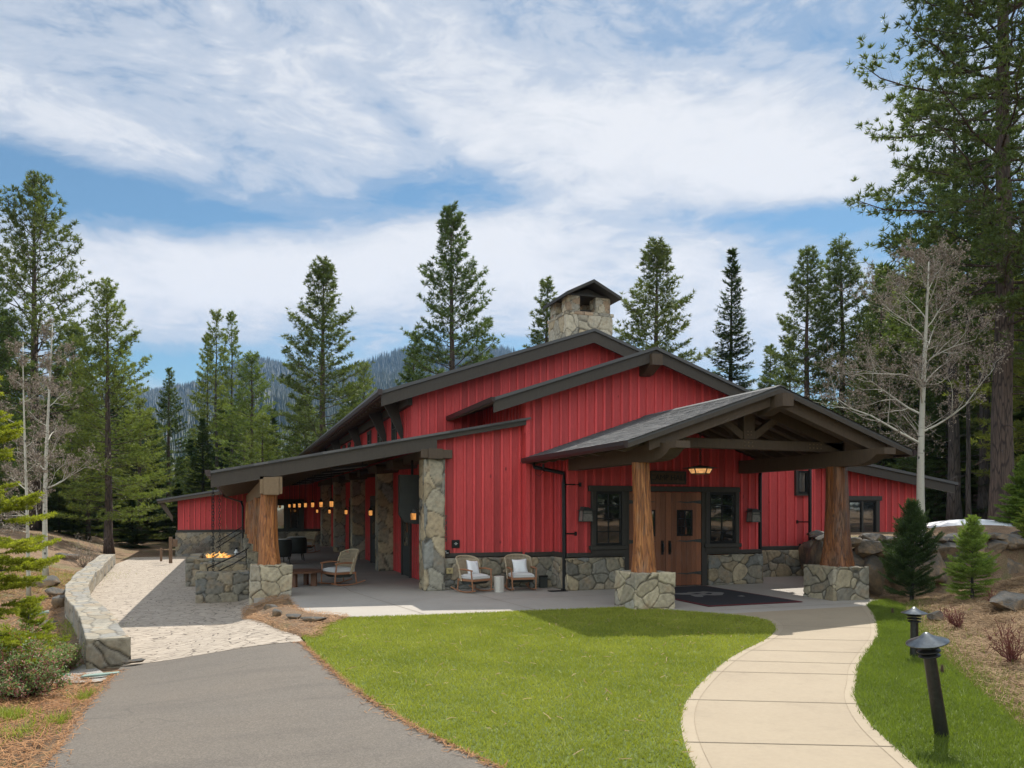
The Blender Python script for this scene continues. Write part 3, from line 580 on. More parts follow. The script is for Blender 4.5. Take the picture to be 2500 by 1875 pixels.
# ================================================================ the hall
X0=10.3
hall=empty('red_hall',(X0,30,0)); tag(hall,'long red board and batten hall with dark gabled roofs, stone base and covered porch','building')
hall_off=Vector((X0,30,0))
def par(o,parent=None):     # geometry is written in world coordinates
    p=parent or hall; o.parent=p; o.matrix_parent_inverse=Matrix.Identity(4)
    base=hall_off if p is hall else None
    if p is hall: o.location=-hall_off
    return o
def siding(name,a,b,z0,ztop,n,step=.245,mat='red_siding',parent=None,bw=.060,bd=.032,seed=0):
    """board and batten wall from a to b (xy); ztop(s) gives the top; n = outward normal"""
    a=np.array(a,float);b=np.array(b,float);L=np.hypot(*(b-a));u=(b-a)/L;n=np.array(n,float);r=random.Random(seed);mb=MB()
    def q(s,z,o_): p=a+u*s+n*o_; return (p[0],p[1],z)
    s=0; mb.add([q(0,z0(0) if callable(z0) else z0,-.03),q(L,z0(L) if callable(z0) else z0,-.03),q(L,ztop(L)-.02,-.03),q(0,ztop(0)-.02,-.03)],[(0,1,2,3)],.0) if bd>99 else None
    def quadbox(s0,s1,o0,o1,t):
        z_0=z0(s0) if callable(z0) else z0; z_1=z0(s1) if callable(z0) else z0
        vs=[q(s0,z_0,o0),q(s1,z_1,o0),q(s1,ztop(s1),o0),q(s0,ztop(s0),o0),q(s0,z_0,o1),q(s1,z_1,o1),q(s1,ztop(s1),o1),q(s0,ztop(s0),o1)]
        mb.add(vs,[(4,5,6,7),(0,3,2,1),(0,4,7,3),(1,2,6,5),(3,7,6,2),(0,1,5,4)],t)
    while s<L-.001:
        e=min(L,s+step*r.uniform(.93,1.07)); 
        if ztop(s)>((z0(s) if callable(z0) else z0)) or ztop(e)>((z0(e) if callable(z0) else z0)):
            quadbox(s+.014,e,-.1,0+r.uniform(0,.004),r.uniform(.1,.7)); 
            if e-bw>s and bd>0: quadbox(e-bw,e,.0,bd,r.uniform(.75,1.15))
        s=e
    return par(mb.build(name,mat),parent)
def gable(xl,xr,zr,p,x0=X0): return lambda x: zr-p*abs(x-x0)
SL_=.345
# --- roofs ---------------------------------------------------------------
def slab_roof(name,segs,y0,y1,th=.10,mat='shingle',parent=None,t=.35):
    """segs: xz polyline across the roof"""
    mb=MB(); 
    for (a,b) in zip(segs[:-1],segs[1:]):
        n=(b[1]-a[1],-(b[0]-a[0])); poly=[a,b,(b[0],b[1]-th),(a[0],a[1]-th)]; mb.prism(poly,'y',y0,y1,t)
    return par(mb.build(name,mat),parent)
def board_along(name,a,b,h,y0,y1,mat='fascia_paint',parent=None,t=.5):   # sloped board hanging h below the line a-b (xz), between y0 and y1
    mb=MB(); mb.prism([a,b,(b[0],b[1]-h),(a[0],a[1]-h)],'y',y0,y1,t); return par(mb.build(name,mat),parent)
main=[(3.83,5.24),(X0,7.46),(16.77,5.24)]
rf=slab_roof('roof',main,21.35,50,.09)
for a,b in((main[0],main[1]),(main[1],main[2])):
    board_along('barge_board',(a[0],a[1]-.09),(b[0],b[1]-.09),.34,21.40,21.46,parent=None)
    board_along('soffit',(a[0],a[1]-.092),(b[0],b[1]-.092),.05,21.47,50,'soffit_wood')
main_top=lambda x: 7.46-.343*abs(x-X0)-.15
siding('wall',(4.83,22.0),(15.77,22.0),3.4,lambda s: main_top(4.83+s),(0,-1),.25,seed=1)
siding('wall',(4.83,50),(4.83,22.0),3.2,lambda s:main_top(4.83),(-1,0),.25,seed=2)
mb=MB(); mb.box(15.7,15.8,22,50,0,5.6); mb.box(4.83,15.8,49.9,50,0,5.6); mb.box(4.9,4.95,22.1,50,0,5.2); par(mb.build('back_wall','red_siding'))
# eave beam, rafters, brackets, gutter on the left eave of the main roof
mb=MB(); mb.box(4.66,4.80,21.9,50,4.95,5.22); par(mb.build('eave_beam','dark_trim'))
for i in range(48):
    y=21.75+i*.6; mb=MB()
    for k in range(5): x0=3.95+k*.2; x1=x0+.2; mb.prism([(x0,5.10+.343*(x0-3.83)-.02),(x1,5.10+.343*(x1-3.83)-.02),(x1,5.10+.343*(x1-3.83)-.16+.02*abs(k-1)),(x0,5.10+.343*(x0-3.83)-.14+.02*abs(k-2))],'y',y,y+.09)
    par(mb.build('rafter_tail','dark_timber'))
gm=MB(); gm.prism([(3.72,5.27),(3.84,5.27),(3.84,5.12),(3.76,5.12),(3.70,5.19)],'y',21.3,50); par(gm.build('gutter','gutter_metal'))
for y in (23.2,25.9,31.1,37.0,42.5):
    mb=MB(); mb.prism([(4.80,4.02),(4.80,4.40),(4.60,5.30),(4.24,5.20),(4.24,5.08)],'y',y,y+.11); par(mb.build('bracket','dark_trim'))
for y in (24.5,27.1,29.3,32.7,34.7,36.4,39.2,41.0):
    f=MB(); z0,z1=4.1,4.78
    f.box(4.76,4.81,y-.42,y+.42,z1,z1+.12); f.box(4.76,4.81,y-.36,y-.25,z0,z1); f.box(4.76,4.81,y+.25,y+.36,z0,z1); f.box(4.775,4.80,y-.02,y+.02,z0,z1); f.box(4.775,4.80,y-.25,y+.25,4.5,4.53)
    fo=par(f.build('window','dark_trim')); gl=MB(); gl.box(4.782,4.80,y-.25,y+.25,z0,z1); go=gl.build('pane','window_glass',fo)
# --- middle gable (B)
YB=18.35; BX0,BX1=6.93,13.75
mid=[(5.89,4.67),(X0,6.19),(14.71,4.67)]
slab_roof('roof',mid,17.70,22.0,.08)
for a,b in((mid[0],mid[1]),(mid[1],mid[2])):
    board_along('barge_board',(a[0],a[1]-.08),(b[0],b[1]-.08),.29,17.76,17.82)
    board_along('soffit',(a[0],a[1]-.083),(b[0],b[1]-.083),.05,17.83,22.0,'soffit_wood')
mb=MB(); mb.box(X0-.17,X0+.13,17.62,18.4,5.70,5.98); mb.prism([(17.72,5.70),(18.4,5.70),(18.4,5.50),(18.1,5.52)],'x',X0-.17,X0+.13); par(mb.build('ridge_beam','dark_timber'))
gm=MB(); gm.prism([(5.80,4.67),(5.90,4.67),(5.90,4.56),(5.83,4.56)],'y',17.7,22.0); par(gm.build('gutter','gutter_metal'))
mid_top=lambda x: 6.19-.345*abs(x-X0)-.13
siding('wall',(BX0,YB),(BX1,YB),.80,lambda s:mid_top(BX0+s),(0,-1),.245,seed=3)
siding('wall',(BX0,22.0),(BX0,YB),lambda s:3.9,lambda s:mid_top(BX0),(-1,0),.25,seed=4)
mb=MB(); mb.box(BX0-.012,BX0+.012,YB-.024,YB+.30,.80,4.96,t=.95); mb.box(BX0-.010,BX0+.10,YB-.026,YB-.0005,.80,4.9,t=.95); par(mb.build('corner_board','red_siding'))
mb=MB(); mb.box(BX1-.1,BX1,18.36,22,0,4.9,t=.3); par(mb.build('side_wall','red_siding'))
# --- porch shed roof + wall A
PZ=lambda x:4.27-.196*(6.93-x)
sh=[(-.48,PZ(-.48)),(6.92,PZ(6.92))]
mb=MB(); mb.prism([sh[0],sh[1],(sh[1][0],sh[1][1]-.07),(sh[0][0],sh[0][1]-.07)],'y',18.28,22.0,.35); a=(4.83,PZ(4.83)); mb.prism([sh[0],a,(a[0],a[1]-.07),(sh[0][0],sh[0][1]-.07)],'y',22.0,44.6,.35)
r=random.Random(3)
x=-.48
while x<6.8:      # ragged shingle edge along the rake
    e=x+.30; dz=r.uniform(.012,.03); mb.add([(x,18.235,PZ(x)+.004),(e,18.235,PZ(e)+dz*.2),(e,18.6,PZ(e)+dz*.4),(x,18.6,PZ(x)+.010),(x,18.235,PZ(x)-.05),(e,18.235,PZ(e)-.05)],[(0,1,2,3),(4,5,1,0)],r.random()); x=e
par(mb.build('porch_roof','shingle'))
board_along('porch_rake_board',(-.48,PZ(-.48)-.07),(4.62,PZ(4.62)-.07),.30,18.30,18.36,'fascia_paint')
board_along('porch_rake_board',(4.62,PZ(4.62)-.07),(6.92,PZ(6.92)-.07),.10,18.30,18.36,'fascia_paint')
mb=MB(); mb.prism([(-.44,PZ(-.44)-.075),(4.80,PZ(4.8)-.075),(4.80,PZ(4.8)-.13),(-.44,PZ(-.44)-.13)],'y',18.37,44.5); par(mb.build('porch_ceiling','soffit_wood'))
for i in range(44):
    y=18.8+i*.6; mb=MB(); mb.prism([(-.40,PZ(-.4)-.132),(4.6,PZ(4.6)-.132),(4.6,PZ(4.6)-.25),(-.40,PZ(-.4)-.23)],'y',y,y+.10)
    par(mb.build('porch_rafter','soffit_wood'))
gm=MB(); gm.prism([(-.60,2.84),(-.48,2.84),(-.48,2.70),(-.55,2.70),(-.60,2.76)],'y',18.25,44.7); par(gm.build('gutter','gutter_metal'))
gm=MB(); gm.tube([(-.53,44.2,2.70),(-.45,43.2,2.60),(.30,35.9,2.28),(.36,35.7,2.1),(.36,35.7,-.4)],.045,8); gm.tube([(.30,35.7,2.28),(.36,35.7,2.28)],.045,8); par(gm.build('downspout','black_metal'))
YA=18.6
siding('wall',(4.66,YA),(BX0,YA),.89,lambda s:PZ(4.66+s)-.10,(0,-1),.245,seed=5)
# porch side wall
siding('wall',(4.83,44.4),(4.83,19.0),.02,lambda s:PZ(4.83)-.12,(-1,0),.245,seed=6)
# wall-top beam with log ends
mb=MB(); mb.box(4.40,4.75,18.25,44.4,3.20,3.44); par(mb.build('wall_beam','dark_timber'))
for y in (21.4,24.0,27.4,30.,33.2):
    mb=MB(); mb.tube([(4.12,y,3.20),(4.8,y,3.26)],.15,12); par(mb.build('log_end','dark_timber'))
# trim band and stone base, front faces
def band(x0,x1,y,z0=.785,z1=.895,d=.05): 
    mb=MB(); mb.bev(x0,x1,y-d,y+.02,z0,z1,.012); return par(mb.build('trim_band','dark_trim'))
band(4.62,6.93,YA); band(6.90,7.70,YB-.005); band(13.25,13.78,YB-.005)
par(stones('stone_base',[((4.45,YA-.10,0),(2.95,0,0),(0,0,.77),(0,-1,0)),((4.45,YA-.10,.77),(2.95,0,0),(0,.1,0),(0,0,1))],.42,.02,None,11))
par(stones('stone_base',[((7.0,YB-.12,0),(.7,0,0),(0,0,.77),(0,-1,0)),((7.0,YB-.12,.77),(.7,0,0),(0,.12,0),(0,0,1))],.42,.02,None,12))
par(stones('stone_base',[((13.2,YB-.12,0),(.5,0,0),(0,0,.77),(0,-1,0))],.34,.03,None,12))
# --- entrance bay (C), under the canopy
YC=17.4; CX0,CX1=7.68,13.22
can_top=lambda x: 4.44-.345*abs(x-X0)-.16
siding('wall',(CX0,YC),(9.22,YC),.895,lambda s:can_top(CX0+s),(0,-1),.245,seed=7)
siding('wall',(9.22,YC),(11.50,YC),2.40,lambda s:can_top(9.22+s),(0,-1),.245,seed=8)
siding('wall',(11.50,YC),(CX1,YC),.895,lambda s:can_top(11.5+s),(0,-1),.245,seed=9)
siding('wall',(CX0,YB),(CX0,YC),.895,lambda s:can_top(CX0),(-1,0),.245,seed=10)
siding('wall',(CX1,YC),(CX1,YB),.895,lambda s:can_top(CX1),(1,0),.245,seed=10)
mb=MB(); mb.bev(CX0-.06,9.20,YC-.055,YC+.02,.80,.91,.012); mb.box(CX0-.06,CX0+.02,YC+.021,YB,.80,.91); par(mb.build('trim_band','dark_trim')); mb=MB(); mb.bev(11.52,CX1+.06,YC-.055,YC+.02,.80,.91,.012); par(mb.build('trim_band','dark_trim'))
par(stones('stone_base',[((7.58,YC-.12,0),(1.58,0,0),(0,0,.785),(0,-1,0)),((7.58,YC-.12,.785),(1.58,0,0),(0,.12,0),(0,0,1)),((7.58,YC-.12,0),(0,1.0,0),(0,0,.785),(-1,0,0)),((9.16,YC-.12,0),(0,.2,0),(0,0,.785),(1,0,0))],.42,.018,None,13))
par(stones('stone_base',[((11.62,YC-.12,0),(1.68,0,0),(0,0,.785),(0,-1,0)),((11.62,YC-.12,.785),(1.68,0,0),(0,.12,0),(0,0,1)),((13.30,YC-.12,0),(0,1.0,0),(0,0,.785),(1,0,0)),((11.62,YC-.12,0),(0,.2,0),(0,0,.785),(-1,0,0))],.42,.018,None,14))
# header, posts, sills
mb=MB(); mb.bev(8.20,12.58,YC-.10,YC+.01,2.42,2.56,.012); par(mb.build('header_beam','dark_trim'))
mb=MB(); mb.box(9.14,9.30,YC-.07,YC+.01,0,2.42); par(mb.build('door_frame','dark_trim')); mb=MB(); mb.box(11.42,11.58,YC-.07,YC+.01,0,2.42); par(mb.build('door_frame','dark_trim'))
def window(name,x0,x1,z0,z1,y,nx=2,nz=4,fw=.11,out_='y',sill=True,casing='dark_trim'):
    yw=y; y=y-.030; f=MB(); f.bev(x0-fw,x0,y-.075,yw+.01,z0-fw*.3,z1+.02,.008); f.bev(x1,x1+fw,y-.075,yw+.01,z0-fw*.3,z1+.02,.008)
    if sill: f.bev(x0-fw-.05,x1+fw+.05,y-.11,yw+.01,z0-fw*1.1,z0-.02,.01); f.box(x0-fw,x1+fw,y-.06,yw+.01,z0-fw*2.2,z0-fw*1.1)
    else: f.box(x0-fw,x1+fw,y-.07,yw+.01,z0-fw*.9,z0-.021)
    o=par(f.build(name,casing)); 
    s=MB(); b=.045; s.box(x0,x1,y-.055,y+.02,z0-.02,z0+b); s.box(x0,x1,y-.055,y+.02,z1-b,z1+.02); s.box(x0,x0+b,y-.055,y+.02,z0+b,z1-b); s.box(x1-b,x1,y-.055,y+.02,z0+b,z1-b)
    for i in range(1,nx): xx=x0+(x1-x0)*i/nx; s.box(xx-.012,xx+.012,y-.032,y-.010,z0+b,z1-b)
    for k in range(1,nz): zz=z0+(z1-z0)*k/nz; s.box(x0+b,x1-b,y-.030,y-.010,zz-.012,zz+.012)
    s.build('sash','black_metal',o); gl=MB(); gl.box(x0+.02,x1-.02,y-.014,y-.006,z0+.01,z1-.01); gl.build('pane','window_glass',o); return o
window('window',8.38,9.10,1.10,2.40,YC); window('window',11.64,12.44,1.10,2.40,YC)
# doors
for k,(x0,x1) in enumerate(((9.31,10.355),(10.365,11.41))):
    d=MB(); nb=7
    for i in range(nb): a=x0+(x1-x0)*i/nb; b=x0+(x1-x0)*(i+1)/nb; d.bev(a+.002,b-.002,YC-.055,YC-.01,.02,2.41,.006,random.random())
    do=par(d.build('door','door_wood'))
    cx=(x0+x1)/2+(.02 if k else -.02); wf=MB(); x_0,x_1,z_0,z_1=cx-.19,cx+.19,1.33,1.92
    wf.box(x_0-.04,x_0,YC-.075,YC-.05,z_0-.04,z_1+.04); wf.box(x_1,x_1+.04,YC-.075,YC-.05,z_0-.04,z_1+.04); wf.box(x_0,x_1,YC-.075,YC-.05,z_1,z_1+.04); wf.box(x_0,x_1,YC-.075,YC-.05,z_0-.04,z_0); wf.box(cx-.01,cx+.01,YC-.070,YC-.05,z_0,z_1)
    for zz in(1.53,1.73): wf.box(x_0,x_1,YC-.068,YC-.05,zz-.01,zz+.01)
    wo_=wf.build('window','black_metal',do); gl=MB(); gl.box(x_0,x_1,YC-.060,YC-.0565,z_0,z_1); gl.build('pane','window_glass',wo_)
    hs=1 if k else -1
    for zz in(2.16,1.16,.33):
        h=MB(); xe=x1 if k else x0; pts=[(xe,zz-.05),(xe-hs*.25,zz-.015),(xe-hs*.45,zz-.03),(xe-hs*.62,zz-.008),(xe-hs*.78,zz),(xe-hs*.62,zz+.02),(xe-hs*.45,zz+.005),(xe-hs*.25,zz+.03),(xe,zz+.05)]
        if not k: pts=pts[::-1]
        h.prism(pts,'y',YC-.066,YC-.056)
        for q in range(6): h.tube([(xe-hs*(.08+.1*q),YC-.066,zz+.005),(xe-hs*(.08+.1*q),YC-.074,zz+.005)],.012,6)
        h.build('hinge_strap','lamp_iron',do)
    hx=x0+.10 if k else x1-.10
    h=MB(); h.box(hx-.035,hx+.035,YC-.064,YC-.056,.82,1.18); h.tube([(hx,YC-.06,1.12),(hx,YC-.12,1.10),(hx,YC-.13,1.0),(hx,YC-.12,.9),(hx,YC-.06,.88)],.014,8); h.build('handle','black_metal',do)
# --- canopy
CY0,CY1=12.85,18.30
can=[(6.86,4.44-.345*3.44),(X0,4.44),(13.74,4.44-.345*3.44)]
mb=MB()
for (a,b) in((can[0],can[1]),(can[1],can[2])): mb.prism([a,b,(b[0],b[1]-.05),(a[0],a[1]-.05)],'y',CY0+.02,CY1,.3)
r=random.Random(9)
for side in(-1,1):    # shingle courses with individual tabs
    n=26
    for i in range(n):
        s0=i/n; s1=(i+1.25)/n; xa=X0+side*3.44*(1-s0) ; xb=X0+side*3.44*(1-min(1,s1)); za=4.44-.345*abs(xa-X0); zb=4.44-.345*abs(xb-X0); y=CY0-r.uniform(0,.15)
        while y<CY1:
            e=min(CY1,y+r.uniform(.14,.30)); yy0=max(CY0-.01,y); th=r.uniform(.010,.015); drop=r.uniform(-.004,.004)
            if e>yy0+.01: mb.add([(xa+side*drop,yy0,za+.004+th),(xa+side*drop,e-.006,za+.004+th),(xb,e-.006,zb+.004),(xb,yy0,zb+.004),(xa+side*drop,yy0,za-.01),(xa+side*drop,e-.006,za-.01)],[(0,3,2,1) if side>0 else (0,1,2,3),(4,5,1,0)],r.random())
            y=e
mb.prism([(X0-.14,4.44-.03),(X0,4.475),(X0+.14,4.44-.03),(X0,4.44)],'y',CY0-.01,CY1,.2)
par(mb.build('canopy_roof','shingle'))
for a,b in((can[0],can[1]),(can[1],can[2])):
    board_along('barge_board',(a[0],a[1]-.05),(b[0],b[1]-.05),.085,CY0,CY0+.05,'fascia_paint',t=.8)
    board_along('canopy_ceiling',(a[0],a[1]-.052),(b[0],b[1]-.052),.03,CY0+.06,CY1,'soffit_wood')
    s=1 if a[0]<X0 else -1; lo,hi=(a,b) if s>0 else (b,a)
    board_along('principal_rafter',(lo[0]+s*.55,lo[1]+.345*.55-.085),(hi[0],hi[1]-.085),.26,CY0+.16,CY0+.36,'dark_timber')
    board_along('principal_rafter',(lo[0]+s*.95,lo[1]+.345*.95-.085),(hi[0],hi[1]-.085),.24,13.86,14.06,'dark_timber')
    for i in range(9):
        y=CY0+.5+i*.6; ft=MB()
        if abs(y-13.9)<.15: continue
        ft.prism([(lo[0]+s*.03,lo[1]-.085),(hi[0],hi[1]-.085),(hi[0],hi[1]-.22),(lo[0]+s*.25,lo[1]-.16),(lo[0]+s*.03,lo[1]-.125)],'y',y,y+.09)
        par(ft.build('rafter','dark_timber'))
for s in(-1,1):
    mb=MB(); xe=X0+s*3.44; pts=[(xe,3.25),(xe+s*.09,3.25),(xe+s*.09,3.17),(xe+s*.05,3.12),(xe,3.12)]
    mb.prism(pts if s>0 else pts[::-1],'y',CY0-.02,CY1-.02); par(mb.build('gutter','gutter_metal'))
# beams on the posts with curved ends
for xc in(7.80,12.70):
    mb=MB(); pr_=[(12.45,3.12),(12.45,3.25),(17.34,3.25),(17.34,2.92),(13.35,2.92),(13.15,2.93),(12.98,2.96),(12.84,3.01),(12.72,3.08),(12.66,3.12)]
    mb.prism(pr_,'x',xc-.15,xc+.15); par(mb.build('canopy_beam','dark_timber',),None)
mb=MB(); mb.prism([(12.62,4.02),(12.62,4.27),(18.3,4.27),(18.3,4.0),(13.45,4.0),(13.40,3.90),(13.24,3.90),(13.08,3.95),(12.92,4.0)],'x',X0-.13,X0+.13); par(mb.build('ridge_beam','dark_timber'))
mb=MB(); mb.bev(7.65,12.85,13.86,14.06,3.255,3.46,.01); par(mb.build('tie_beam','dark_timber'))
mb=MB(); mb.bev(X0-.14,X0+.14,13.85,14.07,3.461,4.02,.01); par(mb.build('king_post','dark_timber'))
for s in(-1,1):
    mb=MB(); mb.beam((X0+s*.13,13.96,3.52),(X0+s*.80,13.96,3.98),.16,.15,(0,0,1)); par(mb.build('truss_strut','dark_timber'))
pg=MB()
for cx in (8.6,X0,12.0):
    for i in range(3 if cx==X0 else 4):
        for k in range(2): pg.tube([(cx-.12+.1*i,13.87,3.32+.08*k),(cx-.12+.1*i,13.845,3.32+.08*k)],.014,6)
for k in range(2):
    for i in range(2): pg.tube([(X0-.04+.08*i,13.87,3.56+.07*k),(X0-.04+.08*i,13.838,3.56+.07*k)],.014,6)
par(pg.build('timber_pegs','beam_brown'))
# log posts: trunk sections that flare at the foot
def logpost(x,y,z0,z1,r0,r1,seed,name='log_post',mat='log_wood'):
    r=random.Random(seed); n=40; m=22; V=[];ph=[r.uniform(0,6.3) for _ in range(6)]
    for j in range(m+1):
        t=j/m; z=z0+(z1-z0)*t; R_=r1+(r0-r1)*(math.exp(-t*3.2)*.75+(1-t)*.25); bx=x+.03*math.sin(t*3+ph[0]); by=y+.02*math.sin(t*2.4+ph[1])
        for k in range(n):
            a=2*PI*k/n; fl=1+.05*math.sin(3*a+ph[2]+t)+.035*math.sin(7*a+ph[3])+.05*(1-t)**2*math.sin(5*a+ph[4])*1.6+.03*math.sin(2*a+t*6+ph[5])-.05*max(0,math.cos(a-ph[0]))**30
            V.append((bx+R_*fl*math.cos(a),by+R_*fl*math.sin(a),z))
    F=np.array([(j*n+k,j*n+(k+1)%n,(j+1)*n+(k+1)%n,(j+1)*n+k) for j in range(m) for k in range(n)])
    return par(npmesh(name,np.array(V),F,mat,smooth=True,tint=np.full(len(F),.5)))
logpost(7.80,13.97,.70,2.93,.255,.165,1); logpost(12.72,13.97,.70,2.93,.36,.215,2,mat='log_wood_dark')
PED=np.array([(.38,.35,.29),(.42,.38,.29),(.46,.41,.31),(.34,.33,.29),(.40,.355,.265),(.30,.285,.25),(.43,.39,.30)])
par(stonebox('stone_pedestal',7.42,8.26,13.56,14.40,-.10,.72,None,.42,.015,21,taper=.035,pal=PED)); par(stonebox('stone_pedestal',12.22,13.10,13.50,14.38,-.12,.72,None,.46,.015,22,taper=.05,relief=.035,pal=PED*.8))
# left porch colonnade
for i,y in enumerate((18.72,24.35,29.9,35.5,41.1)):
    par(stonebox('stone_pedestal',.36,1.16,y-.42,y+.42,-.6,.72,None,.40,.018 if i==0 else .04,31+i,'flrt',taper=.05,pal=PED if i==0 else PED*.8)); logpost(.76,y,.70,2.32,.255,.185,40+i)
mb=MB(); mb.bev(.62,.96,18.26,44.4,2.30,2.70,.012,.5); par(mb.build('porch_beam','beam_brown'))
mb=MB(); mb.box(.55,1.03,18.30,19.05,2.33,2.715,.6); par(mb.build('beam_cap','beam_brown'))
# stone pillars along the wall
for i,y in enumerate((18.36,24.7,30.5,36.1,41.7)):
    par(stonebox('stone_pillar',4.32,4.84,y,y+.6,0,3.2,None,.42,.03 if i==0 else .05,51+i,'fblr',sq=(1,1,.8),relief=.02,pal=PAL*1.12))
mb=MB(); mb.bev(4.22,5.0,18.28,18.60,3.21,3.42,.012); par(mb.build('pillar_cap_beam','dark_timber'))
# doors in the porch side wall and the end wall
for (y,wd) in ((22.6,1.0),(27.8,1.9),(33.4,1.9),(39,1.9)):
    f=MB(); f.box(4.74,4.82,y-wd/2-.12,y+wd/2+.12,2.30,2.45); f.box(4.74,4.82,y-wd/2-.12,y-wd/2,0,2.30); f.box(4.74,4.82,y+wd/2,y+wd/2+.12,0,2.30); fo=par(f.build('door_frame','dark_trim'))
    d=MB(); d.box(4.775,4.82,y-wd/2,y+wd/2,.02,2.30); do=d.build('door','dark_cover',fo)
    for s in ((-1,1) if wd>1.5 else (0,)):
        yc=y+s*wd/4; gl=MB(); gl.box(4.765,4.775,yc-.28,yc+.28,.9,2.1); gl.build('pane','window_glass',fo)
YE=44.5
siding('wall',(-2.75,YE),(4.83,YE),.86,lambda s:min(2.53+.18*s,PZ(-.48)+3) if s<2.3 else PZ(-2.75+s)+.0,(0,-1),.27,seed=20)
mb=MB(); mb.box(-2.85,4.8,YE-.06,YE+.02,.72,.86); par(mb.build('trim_band','dark_trim'))
par(stones('stone_base',[((-2.9,YE-.12,-.9),(7.7,0,0),(0,0,1.62),(0,-1,0)),((-2.9,YE-.12,-.9),(0,4,0),(0,0,1.62),(-1,0,0))],.42,.06,None,61,pal=PAL*.9))
siding('wall',(-2.75,YE+6),(-2.75,YE),.8,lambda s:2.55,(-1,0),.27,seed=21)
mb=MB(); mb.prism([(-3.75,2.46),(2.2,3.53),(2.2,3.43),(-3.75,2.36)],'y',YE-.7,YE+8); par(mb.build('wing_roof','shingle'))
mb=MB(); mb.prism([(-3.7,2.36),(-.5,2.93),(-.5,2.75),(-3.7,2.24)],'y',YE-.66,YE-.60); mb.prism([(-3.0,1.3),(-3.0,1.6),(-3.45,2.35),(-3.62,2.3),(-3.55,2.1)],'y',YE-.4,YE-.2); par(mb.build('barge_board','dark_timber'))
f=MB(); f.box(1.85,3.65,YE-.10,YE-.02,2.32,2.5); f.box(1.85,2.0,YE-.10,YE-.02,0,2.32); f.box(3.5,3.65,YE-.10,YE-.02,0,2.32); f.box(2.70,2.80,YE-.10,YE-.02,0,2.32); fo=par(f.build('door_frame','dark_trim'))
for xx in(2.0,2.8): d=MB(); d.box(xx,xx+.70,YE-.07,YE-.025,.02,2.32); d.build('door','dark_cover',fo); gl=MB(); gl.box(xx+.12,xx+.58,YE-.08,YE-.071,.9,2.15); gl.build('pane','window_glass',fo)
# --- right wing: E then D
YE_=18.95; YD=21.0; RZ=lambda x:4.45-.15*(x-13.75)
siding('wall',(13.6,YE_),(16.42,YE_),.87,lambda s:RZ(13.6+s)-.2,(0,-1),.30,seed=22)
siding('wall',(16.42,YE_),(16.42,YD),.87,lambda s:RZ(16.42)-.2,(1,0),.30,seed=22)
siding('wall',(16.42,YD),(22.80,YD),.87,lambda s:RZ(16.42+s)-.2,(0,-1),.30,seed=23)
siding('wall',(22.80,YD),(22.80,YD+9),.87,lambda s:RZ(22.8)-.2,(1,0),.30,seed=24)
band(13.3,16.46,YE_,.77,.89); band(16.46,22.85,YD,.77,.89)
par(stones('stone_base',[((13.3,YE_-.12,-.05),(3.2,0,0),(0,0,.82),(0,-1,0)),((16.5,YE_-.12,-.05),(0,2.1,0),(0,0,.82),(1,0,0)),((16.45,YD-.12,-.1),(6.45,0,0),(0,0,.86),(0,-1,0))],.5,.025,None,62))
mb=MB(); mb.prism([(13.75,RZ(13.75)),(16.9,RZ(16.9)),(16.9,RZ(16.9)-.09),(13.75,RZ(13.75)-.09)],'y',18.5,20.5,.35); mb.prism([(13.75,RZ(13.75)),(24.0,RZ(24.0)),(24.0,RZ(24.0)-.09),(13.75,RZ(13.75)-.09)],'y',20.5,32,.35); par(mb.build('wing_roof','shingle'))
board_along('barge_board',(16.3,RZ(16.3)-.09),(23.9,RZ(23.9)-.09),.30,20.55,20.62); board_along('barge_board',(13.76,RZ(13.76)-.09),(16.9,RZ(16.9)-.09),.30,18.55,18.61)
mb=MB(); mb.prism([(16.4,RZ(16.4)-.1),(23.9,RZ(23.9)-.1),(23.9,RZ(23.9)-.14),(16.4,RZ(16.4)-.14)],'y',20.63,32); par(mb.build('soffit','soffit_wood'))
gm=MB(); gm.prism([(24.0,RZ(24.0)),(24.1,RZ(24.0)),(24.1,RZ(24.0)-.1),(24.0,RZ(24.0)-.12)],'y',20.5,32); par(gm.build('gutter','gutter_metal'))
wv=window('window',19.55,20.72,1.02,2.24,YD,2,1,.16,sill=False); mb=MB(); mb.bev(19.30,20.97,YD-.12,YD+.01,2.262,2.42,.01); mb.box(20.10,20.17,YD-.09,YD-.05,1.02,2.262); mb.build('head_casing','dark_trim',wv)
window('window',15.75,16.10,2.45,3.1,YE_,1,1,.08,sill=False)
# --- chimney
ch=par(stones('chimney',[((10.00,22.8,6.6),(1.64,0,0),(0,0,1.66),(0,-1,0)),((10.00,22.8,6.6),(0,1.55,0),(0,0,1.66),(-1,0,0)),((11.64,22.8,6.6),(0,1.55,0),(0,0,1.66),(1,0,0)),((10.0,24.35,6.6),(1.64,0,0),(0,0,1.66),(0,1,0))],.50,.03,None,71,pal=np.array([(.46,.43,.36),(.52,.48,.40),(.40,.38,.33),(.56,.53,.46),(.48,.41,.30),(.36,.35,.32)]),sq=(1,1,1)))
CP=np.array([(.46,.43,.36),(.52,.46,.36),(.42,.32,.24),(.50,.48,.42),(.36,.35,.32)])
stones('ledge',[((9.97,22.77,8.22),(1.70,0,0),(0,0,.11),(0,-1,0)),((9.97,22.77,8.22),(0,1.61,0),(0,0,.11),(-1,0,0)),((9.97,22.77,8.33),(1.70,0,0),(0,1.61,0),(0,0,1)),((11.67,22.77,8.22),(0,1.61,0),(0,0,.11),(1,0,0))],.3,.03,ch,72,.012,CP)
